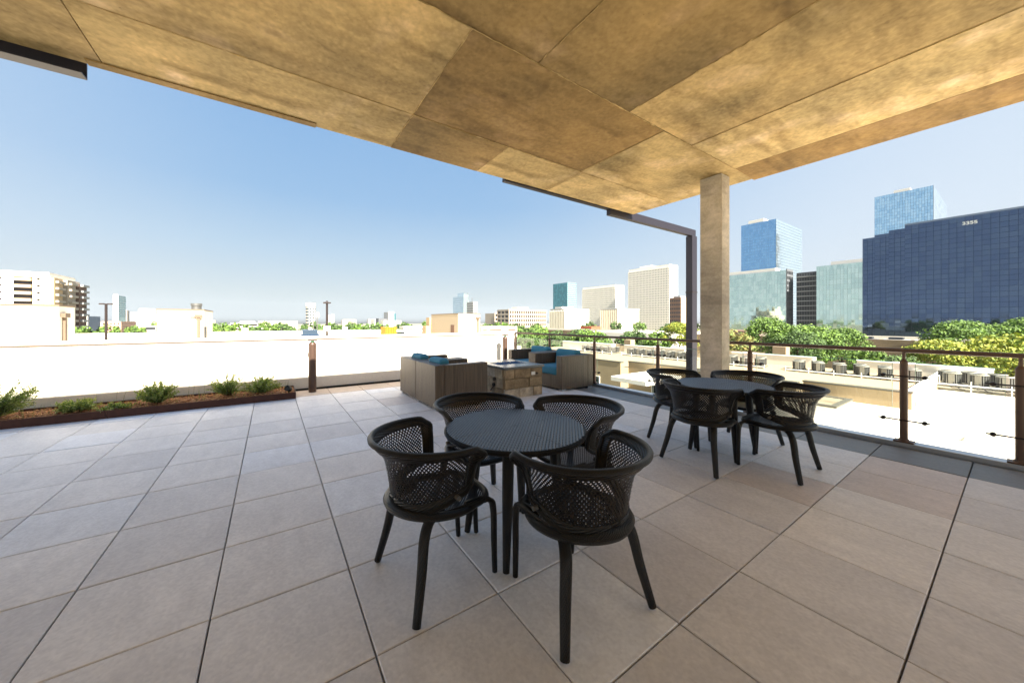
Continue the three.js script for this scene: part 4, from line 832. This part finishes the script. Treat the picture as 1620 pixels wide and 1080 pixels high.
{
  const t = building('slate_block', 'slate grey block with a white stair end right of the apartment tower', -118.5, -115.6, -408.5, -386.7, 5.5, CM.slate, 'building');
  addBox(t, 'stair_end', -1.5, 1.4, 0, 20.2, 10.91, 11.6, CM.white); for (let k = 0; k < 6; k++) addBox(t, 'window', -0.8, 0.8, 4 + k * 2.6, 5.4 + k * 2.6, 11.61, 11.66, CM.paneBlue);
  const s = building('glass_tower', 'slim far glass tower alone on the left skyline', -228.8, -223.5, -903, -864, 47.3, CM.white, 'tower');
  glassWall(s, '+x', 10, 16, GL.teal, { seedN: 20, gap: 0.6, mull: CM.mullLight }); windowWall(s, '+z', 1, 14, { wall: CM.white, pane: CM.paneBlue, fw: 0.8, fh: 0.3, depth: 0.4 });
  const p = building('rose_row', 'low rose coloured apartment row on the left horizon', -121, -110, -470, -430.7, 1.4, CM.rose, 'building');
  windowWall(p, '+z', 5, 4, { wall: CM.rose, fw: 0.4, fh: 0.5, depth: 0.3, y0: 0.3, y1: 0.97 }); windowWall(p, '+x', 12, 4, { wall: CM.rose, fw: 0.4, fh: 0.5, depth: 0.3, y0: 0.3, y1: 0.97 });
  const g = building('parking_garage', 'cream parking garage with dark slots left of the vented stair house', -53.4, -47.6, -239, -234.5, -0.6, CM.cream, 'building');
  for (let k = 0; k < 4; k++) addBox(g, 'opening', -2.7, 2.7, 3 + k * 2.8, 4.3 + k * 2.8, 2.26, 2.32, CM.dark);
  const w = building('banded_office', 'long low white office with dark window bands on the left horizon', -22, -7.6, -308, -280, 0.6, CM.white, 'building');
  for (let k = 0; k < 5; k++) addBox(w, 'window_band', -7, 7.05, 1.4 + k * 2.8, 2.6 + k * 2.8, 14.01, 14.06, CM.pane); addBox(w, 'penthouse', -2.5, 5.5, 14.6, 15.6, -8, 8, CM.white);
}
[[-330, 20, 1300, 30, 'pale far tower just right of the apartment tower'], [-296, 24, 1280, 24, 'pale far tower in the haze left of the double lamp post'], [-268, 30, 1240, 32, 'broad pale far tower behind the double lamp post'], [-236, 22, 1180, 16, 'grey far tower at the foot of the slim glass tower'], [-166, 40, 1100, 7, 'low far block right of the slim glass tower'], [-120, 16, 1050, 4, 'low far block before the vented stair house'], [160, 30, 900, 5, 'low far block right of the rounded tower'], [236, 26, 980, 7, 'low far block near the middle stair house'], [12, 60, 800, 1, 'long low far roof in the middle of the horizon']].forEach(([x, w, d, top, label], i) => {
  const t = building('far_tower', label, x - w / 2, x + w / 2, -d - 20, -d, top + 1, [CM.pinkWhite, CM.grey, CM.cream][i % 3], 'building');
  windowWall(t, '+z', 6, 8, { wall: [CM.pinkWhite, CM.grey, CM.cream][i % 3], pane: CM.paneBlue, fw: 0.5, fh: 0.4, depth: 0.6 });
});
// elevated road with a stained concrete side wall, cars on it
{
  const t = thing('elevated_road', 'elevated highway with stained concrete wall before the glass offices', 'highway', [120, GROUND, -90]);
  part(t, 'road_wall', bx(0, 0.5, 0, 11.2, -150, 130, 0.4), std(0xb8aa97, 0.95, { map: tile(colTex, 0.15) }));
  part(t, 'carriageway', bx(0.51, 22, 9.2, 10.2, -150, 130), std(0x77746f, 0.95)); part(t, 'far_barrier', bx(22.01, 22.5, 0, 11.4, -150, 130), CM.cream);
  const car = (z, m, label) => { const c = thing('highway_car', label, 'car', [126, GROUND + 10.2, z], 0, 'cars on the elevated road'); part(c, 'body', rbx(-0.9, 0.9, 0.3, 0.95, -2.2, 2.2, 0.25), m); part(c, 'cabin', rbx(-0.8, 0.8, 0.9, 1.45, -1.2, 1.3, 0.25), CM.dark); for (const x of [-0.85, 0.85]) for (const q of [-1.4, 1.4]) part(c, 'wheel', new THREE.CylinderGeometry(0.32, 0.32, 0.2, 14).rotateZ(Math.PI / 2).translate(x, 0.32, q), M.rubber); };
  car(-26, CM.white, 'white car on the elevated road, leftmost'); car(-21.5, CM.darkGrey, 'dark car on the elevated road before the dark glass block, second from left'); car(-16.5, CM.grey, 'grey car on the elevated road, third from left'); car(-11.5, CM.white, 'white car on the elevated road nearest the yellow tree');
}
building('low_shop', 'long low white shop roof before the tallest white tower', 108, 140, -100, -62, -2.6, CM.white, 'building');
building('low_shop', 'low brown fronted shop with white roof beside the brown brick block', 130, 150, -62, -50, -1.7, CM.brown, 'building');
building('low_shop', 'small orange roofed shop between the white blocks', 150, 158, -140, -132, -1.4, std(0xb5573a, 0.85), 'building');

// ------------------------------------------------------------------ parking deck beyond the wall
structure('parking_deck', [bx(-70, 6.15, -1.5, -1.0, -78, -8.45, 1), bx(6.151, 20.6, -1.5, -1.0, -78, -27, 1)], M.deck, 'pale concrete parking deck behind the parapet wall', 'deck');
{ const p = thing('deck_parapet', 'long low white parapet at the far edge of the parking deck', 'wall', [-20, -1, -78]); part(p, 'wall', bx(-50, 50, 0.001, 0.6, -0.2, 0, 1), M.stucco); for (const [x, w] of [[16, 0.9], [33, 1], [46, 0.7], [26.5, 0.5]]) part(p, 'cap_block', bx(x - w / 2, x + w / 2, 0.601, 1.25, -0.19, -0.01), M.whitePaint); }
function stairHouse(x0, x1, z0, z1, label, o) {
  const t = thing('stair_house', label, 'stair house', [(x0 + x1) / 2, -1, (z0 + z1) / 2], 0, 'stair houses on the parking deck');
  const hx = (x1 - x0) / 2, hz = (z1 - z0) / 2;
  part(t, 'wall', bx(-hx, hx, 0.001, 3.2, -hz, hz, 1), M.stucco); part(t, 'coping', rbx(-hx - 0.04, hx + 0.04, 3.201, 3.29, -hz - 0.04, hz + 0.04, 0.01), M.copingBrown);
  o(t, hx, hz); return t;
}
const spout = (t, x, z, nx, nz, m = M.copingBrown) => { const d = part(t, 'downspout', [rbx(x - 0.22 - 0, x + 0.22, 2.7, 2.92, z - 0.02 + nz * 0.12 - 0.1, z + 0.02 + nz * 0.12 + 0.1, 0.01), rbx(x - 0.09 + nx * 0.11, x + 0.09 + nx * 0.11, 0.05, 2.69, z - 0.07 + nz * 0.12, z + 0.07 + nz * 0.12, 0.01)], m); return d; };
stairHouse(-15.5, -9.3, -29.4, -27.6, 'large white stair house at the left edge behind the wall', (t, hx, hz) => { part(t, 'downspout', [rbx(hx + 0.001, hx + 0.18, 2.62, 2.85, hz - 0.75, hz - 0.2, 0.01), rbx(hx + 0.001, hx + 0.12, 0.02, 2.61, hz - 0.58, hz - 0.38, 0.01)], M.copingBrown); });
stairHouse(-6.56, -4.09, -37.1, -32.6, 'white stair house with a round metal roof vent', (t, hx, hz) => {
  spout(t, hx - 0.28, hz, 0, 1); part(t, 'roof_vent', [cyl(0.3, 0.3, 0.3, 0.6, 3.29, 0.6, 24), cyl(0.34, 0.34, 0.18, 0.6, 3.59, 0.6, 24)], M.galv);
  part(t, 'wall_light', rbx(0.5, 0.8, 2.66, 2.8, hz + 0.001, hz + 0.09, 0.01), M.galv); part(t, 'door', bx(hx + 0.001, hx + 0.04, 0.02, 2.0, hz - 0.9, hz - 0.1), CM.dark);
});
stairHouse(16.4, 19, -39.5, -32.3, 'stair house in the middle with a shade tinted side and a dark door', (t, hx, hz) => {
  part(t, 'door', bx(-hx - 0.05, -hx - 0.001, 0.02, 2.05, hz - 1.75, hz - 0.9), CM.brown); part(t, 'shade_tinted_side', bx(-hx - 0.02, -hx - 0.0005, 0.002, 3.199, -hz + 0.001, hz - 0.001), std(0xa89a84, 0.9));  // tan sheet over the white side puts its shade into the colour
  spout(t, hx - 0.28, hz, 0, 1); part(t, 'wall_light', rbx(hx - 0.85, hx - 0.6, 2.72, 2.86, hz + 0.001, hz + 0.09, 0.01), M.galv);
  part(t, 'back_annex', [bx(-hx - 0.7, -hx - 0.03, 0.001, 1.9, -hz - 1.2, -hz - 0.05, 1), bx(-hx - 0.25, -hx - 0.03, 1.901, 2.9, -hz - 1.1, -hz - 0.06, 1)], M.stuccoTan);
});
const lampPost = (pos, label, h, double) => {
  const t = thing('lamp_post', label, 'lamp post', pos, 0, 'lamp posts on the parking deck');
  part(t, 'pole', [cyl(0.1, 0.09, h, 0, 0.001, 0, 12)], M.bronzeDark); part(t, 'footing', cyl(0.28, 0.28, 0.5, 0, 0, 0, 16), M.deck);
  part(t, 'lamp_head', double ? [rbx(-0.4, -0.09, h - 0.02, h + 0.1, -0.18, 0.18, 0.04), rbx(0.09, 0.4, h - 0.02, h + 0.1, -0.18, 0.18, 0.04), rbx(-0.1, 0.1, h, h + 0.08, -0.1, 0.1, 0.02)] : [rbx(-0.32, 0.32, h - 0.02, h + 0.12, -0.2, 0.2, 0.05), cyl(0.14, 0.05, 0.14, 0, h + 0.1, 0, 12)], M.bronzeDark); return t;
};
lampPost([-12.05, -1, -43.8], 'bronze lamp post with two heads left of the vented stair house', 3.9, true);
const lp = lampPost([4.35, -1, -35.4], 'bronze lamp post with a single head near the middle of the deck', 4.1, false);
part(lp, 'sign_plate', bx(-0.28, 0.28, 1.55, 1.98, 0.11, 0.13), M.whitePaint);
{
  const t = thing('camera_pole', 'slim pale pole with a white camera cluster behind the parked car', 'pole', [5.1, -1, -51]);
  part(t, 'pole', cyl(0.05, 0.05, 3.1, 0, 0, 0, 8), M.galv); part(t, 'camera', [new THREE.SphereGeometry(0.16, 10, 8).translate(0.15, 3.1, 0), new THREE.SphereGeometry(0.16, 10, 8).translate(-0.15, 3.1, 0), bx(-0.2, 0.2, 3.2, 3.6, -0.05, 0.05)], M.whitePaint);
  const s = thing('camera_pole', 'thin dark pole with a small lamp left of the parked car', 'pole', [5.5, -1, -60]); part(s, 'pole', cyl(0.05, 0.05, 3.0, 0, 0, 0, 8), M.galv); part(s, 'lamp', bx(-0.2, 0.2, 3.0, 3.1, -0.1, 0.1), M.bronzeDark);
}
{ // parked car, only its roof and windscreen clear the wall
  const c = thing('parked_car', 'dark blue parked car showing its roof above the wall', 'car', [3.55, -1, -43], 0);
  const sh = (pts, w, m, n, o) => part(c, n, new THREE.ExtrudeGeometry(new THREE.Shape(pts.map((p) => new THREE.Vector2(...p))), { depth: w - 0.16, bevelEnabled: true, bevelSize: 0.06, bevelThickness: 0.08, bevelSegments: 2 }).translate(0, 0, -w / 2 + 0.08).rotateY(-Math.PI / 2), m);
  const paint = phy(0x24384f, 0.25, { clearcoat: 1, clearcoatRoughness: 0.05 });
  sh([[-2.2, 0.35], [2.2, 0.35], [2.25, 0.75], [1.2, 0.95], [-2.1, 0.98], [-2.25, 0.6]], 1.8, paint, 'body');
  sh([[-1.7, 0.97], [1.1, 0.97], [0.45, 1.42], [-1.1, 1.45]], 1.5, CM.paneBlue, 'windscreen');
  part(c, 'roof_panel', rbx(-0.66, 0.66, 1.46, 1.53, -1.05, 0.4, 0.03), paint);
  for (const x of [-0.8, 0.8]) for (const z of [-1.4, 1.35]) { const w = part(c, 'wheel', new THREE.CylinderGeometry(0.33, 0.33, 0.22, 20).rotateZ(Math.PI / 2).translate(x, 0.33, z), M.rubber); part(w, 'rim', new THREE.CylinderGeometry(0.2, 0.2, 0.24, 14).rotateZ(Math.PI / 2).translate(x, 0.33, z), M.galv); }
  const b = thing('yellow_bin', 'orange yellow ribbed container at the far side of the deck', 'container', [17.2, -1, -60.5], 0.3);
  part(b, 'body', rbx(-1.15, 1.15, 0, 1.5, -0.7, 0.7, 0.03), std(0xb06f1a, 0.6)); for (let k = 0; k < 5; k++) part(b, 'rib', rbx(-1.0 + k * 0.5 - 0.05, -1.0 + k * 0.5 + 0.05, 0.05, 1.45, 0.701, 0.78, 0.01), std(0x9a6016, 0.6));
}

// ------------------------------------------------------------------ trees
function makeCrown(seedN, n, clumps, leaf, cols, flat = 0.75) {
  reseed(seedN);
  const cs = [];
  for (let i = 0; i < clumps; i++) { const a = rr(0, 6.283), y = rr(-0.45, 1), r = Math.sqrt(Math.max(0, 1 - y * y)) * (0.55 + 0.45 * rnd()); cs.push([Math.cos(a) * r * 0.82, y * 0.78 * flat, Math.sin(a) * r * 0.82, rr(0.16, 0.32)]); }
  const out = cols.map(() => []);
  for (let i = 0; i < n; i++) {
    const c = cs[Math.floor(rnd() * clumps)], d = V(rr(-1, 1), rr(-1, 1), rr(-1, 1)).normalize(), q = c[3] * (0.62 + 0.42 * rnd());
    const p = V(c[0] + d.x * q, c[1] + d.y * q * 0.8, c[2] + d.z * q), nrm = d.clone().multiplyScalar(0.9).add(V(rr(-1, 1), rr(-0.6, 1), rr(-1, 1)).multiplyScalar(0.8)).normalize();
    const a = V(rr(-1, 1), rr(-1, 1), rr(-1, 1)).cross(nrm).normalize().multiplyScalar(leaf * rr(0.6, 1.2)), b = a.clone().cross(nrm).multiplyScalar(0.62);
    const arr = out[Math.floor(rnd() * cols.length)], P = (s, t) => arr.push(p.x + a.x * s + b.x * t, p.y + a.y * s + b.y * t, p.z + a.z * s + b.z * t);
    P(-1, 0); P(0, 1); P(1, 0); P(-1, 0); P(1, 0); P(0, -1);
  }
  return out.map((a) => uvm(mesh3(a)));
}
const leafM = (c) => phy(c, 0.8, { side: THREE.DoubleSide, transmission: 0.22, thickness: 0 });
const green = ['#5d7a26', '#6c8a2c', '#4c6a22'].map(leafM), deep = ['#465f22', '#52702a', '#3d561f'].map(leafM), gold = ['#99992a', '#8a932a', '#788c29'].map(leafM), olive = ['#77793a', '#86783a', '#6a7a34'].map(leafM);
const crowns = { big: [901, 902].map((s) => makeCrown(s, 8600, 70, 0.04, green)), mid: [911, 912].map((s) => makeCrown(s, 2400, 34, 0.075, green)), far: [921].map((s) => makeCrown(s, 900, 20, 0.12, green)) };
const trunkGeo = [tube([[0, 0, 0], [0.02, 0.4, 0.01], [-0.01, 0.75, 0.02], [0.02, 1.02, 0]], [0.05, 0.04, 0.032, 0.02], 8, 7), tube([[0, 0.55, 0.01], [0.16, 0.8, 0.1], [0.32, 1.05, 0.16]], [0.026, 0.02, 0.008], 5, 5), tube([[0, 0.6, 0.01], [-0.15, 0.85, -0.1], [-0.3, 1.08, -0.12]], [0.024, 0.018, 0.008], 5, 5)];
let treeN = 0;
function tree(x, z, top, rx, size, pal, label, group, ry = rx * 0.8, base = GROUND) {
  const t = thing('leafy_tree', label, 'tree', [x, base, z], 0, group);
  const cr = crowns[size][treeN++ % crowns[size].length], cy = top - base - ry * 0.78;
  const tr = part(t, 'trunk', trunkGeo, M.bark); tr.scale.set(rx * 1.1, cy, rx * 1.1);
  const g = new THREE.Group(); g.name = 'crown'; g.position.y = cy; g.scale.set(rx, ry / 0.75, rx); g.rotation.y = treeN * 2.4; t.add(g);
  cr.forEach((q, i) => part(g, 'leaves', q, pal[i], null, 'stuff'));
  return t;
}
tree(91, -30.5, 1.3, 6.2, 'big', green, 'tall round green tree right of the column, left of its neighbour', 'trees before the glass offices');
tree(97, -25, -0.2, 6.5, 'big', green, 'broad green tree in the middle of the clump right of the column', 'trees before the glass offices');
tree(103, -21.3, -0.8, 5.2, 'big', green, 'lower green tree at the right end of the clump before the glass offices', 'trees before the glass offices');
tree(88, -24.5, -1.2, 5, 'big', deep, 'dark green tree low in front of the clump right of the column', 'trees before the glass offices');
tree(79.5, -32.5, -0.9, 4.2, 'mid', olive, 'olive brown tree just right of the column', 'trees before the glass offices');
tree(66, -27, -3.9, 2.2, 'mid', gold, 'small bright yellow green tree low beside the column', 'trees before the glass offices');
tree(72.5, -5.6, -1.7, 4.6, 'big', gold, 'yellow flowering tree at the right, left of the brightest one', 'yellow trees at the right');
tree(75, -0.6, -0.9, 5.4, 'big', gold, 'brightest yellow flowering tree at the right edge', 'yellow trees at the right');
tree(73, 6, -1.3, 5, 'big', gold, 'yellow flowering tree cut by the right edge of the view', 'yellow trees at the right');
tree(67, -8.6, -3.4, 3.4, 'big', deep, 'dark green tree below the yellow trees by the railing post', 'yellow trees at the right');
tree(108, -6.4, 0.6, 6, 'big', green, 'green spreading tree behind the yellow trees, left one', 'green trees behind the yellow trees');
tree(112, 1, 1.1, 6.5, 'big', green, 'green spreading tree behind the yellow trees, right one', 'green trees behind the yellow trees');
tree(110, 10, 0.8, 6, 'mid', green, 'green spreading tree behind the yellow trees, cut by the right edge', 'green trees behind the yellow trees');
tree(80, -13.2, -3.2, 3.6, 'mid', green, 'small green tree before the stained highway wall', 'trees before the highway');
tree(88.5, -48.5, 0.4, 5, 'big', gold, 'bright yellow green tree just left of the steel post', 'trees left of the steel post');
tree(86, -53, -1.6, 4, 'mid', green, 'green tree second to the left of the steel post', 'trees left of the steel post');
{
  reseed(71);
  const row = 'trees in the row behind the condensers';
  for (let i = 0; i < 12; i++) { const k = i / 11; tree(84 + rr(-4, 6), lerp(-58, -118, k), rr(-2.6, -1.0), rr(4, 5.4), 'mid', rnd() < 0.5 ? green : deep, 'green tree in the unbroken row behind the condensers left of the steel post', row); }
  for (let i = 0; i < 7; i++) tree(60 + rr(-3, 5), lerp(-40, -75, i / 6), rr(-4.2, -3), rr(2.6, 3.6), 'mid', deep, 'dark green tree low between the roofs and the tree row', 'low trees behind the roofs');
  for (let i = 0; i < 30; i++) { const a = lerp(-0.95, 0.14, i / 29) + rr(-0.01, 0.01), d = rr(135, 190); tree(Math.sin(a + 0.58) * d / Math.cos(a) * 1, -Math.cos(a + 0.58) * d / Math.cos(a), rr(-1.4, 0.4), rr(4.5, 7), 'far', rnd() < 0.5 ? green : deep, 'green tree in the long tree line beyond the parking deck', 'tree line beyond the parking deck'); }
  for (let i = 0; i < 26; i++) { const a = lerp(-0.9, 0.9, i / 25) + rr(-0.02, 0.02), d = rr(280, 420); tree(Math.sin(a + 0.58) * d / Math.cos(a), -Math.cos(a + 0.58) * d / Math.cos(a), rr(-1.2, 1), rr(7, 11), 'far', rnd() < 0.4 ? green : deep, 'hazy green tree far off on the horizon', 'far trees on the horizon'); }
}
renderer.render(scene, camera);
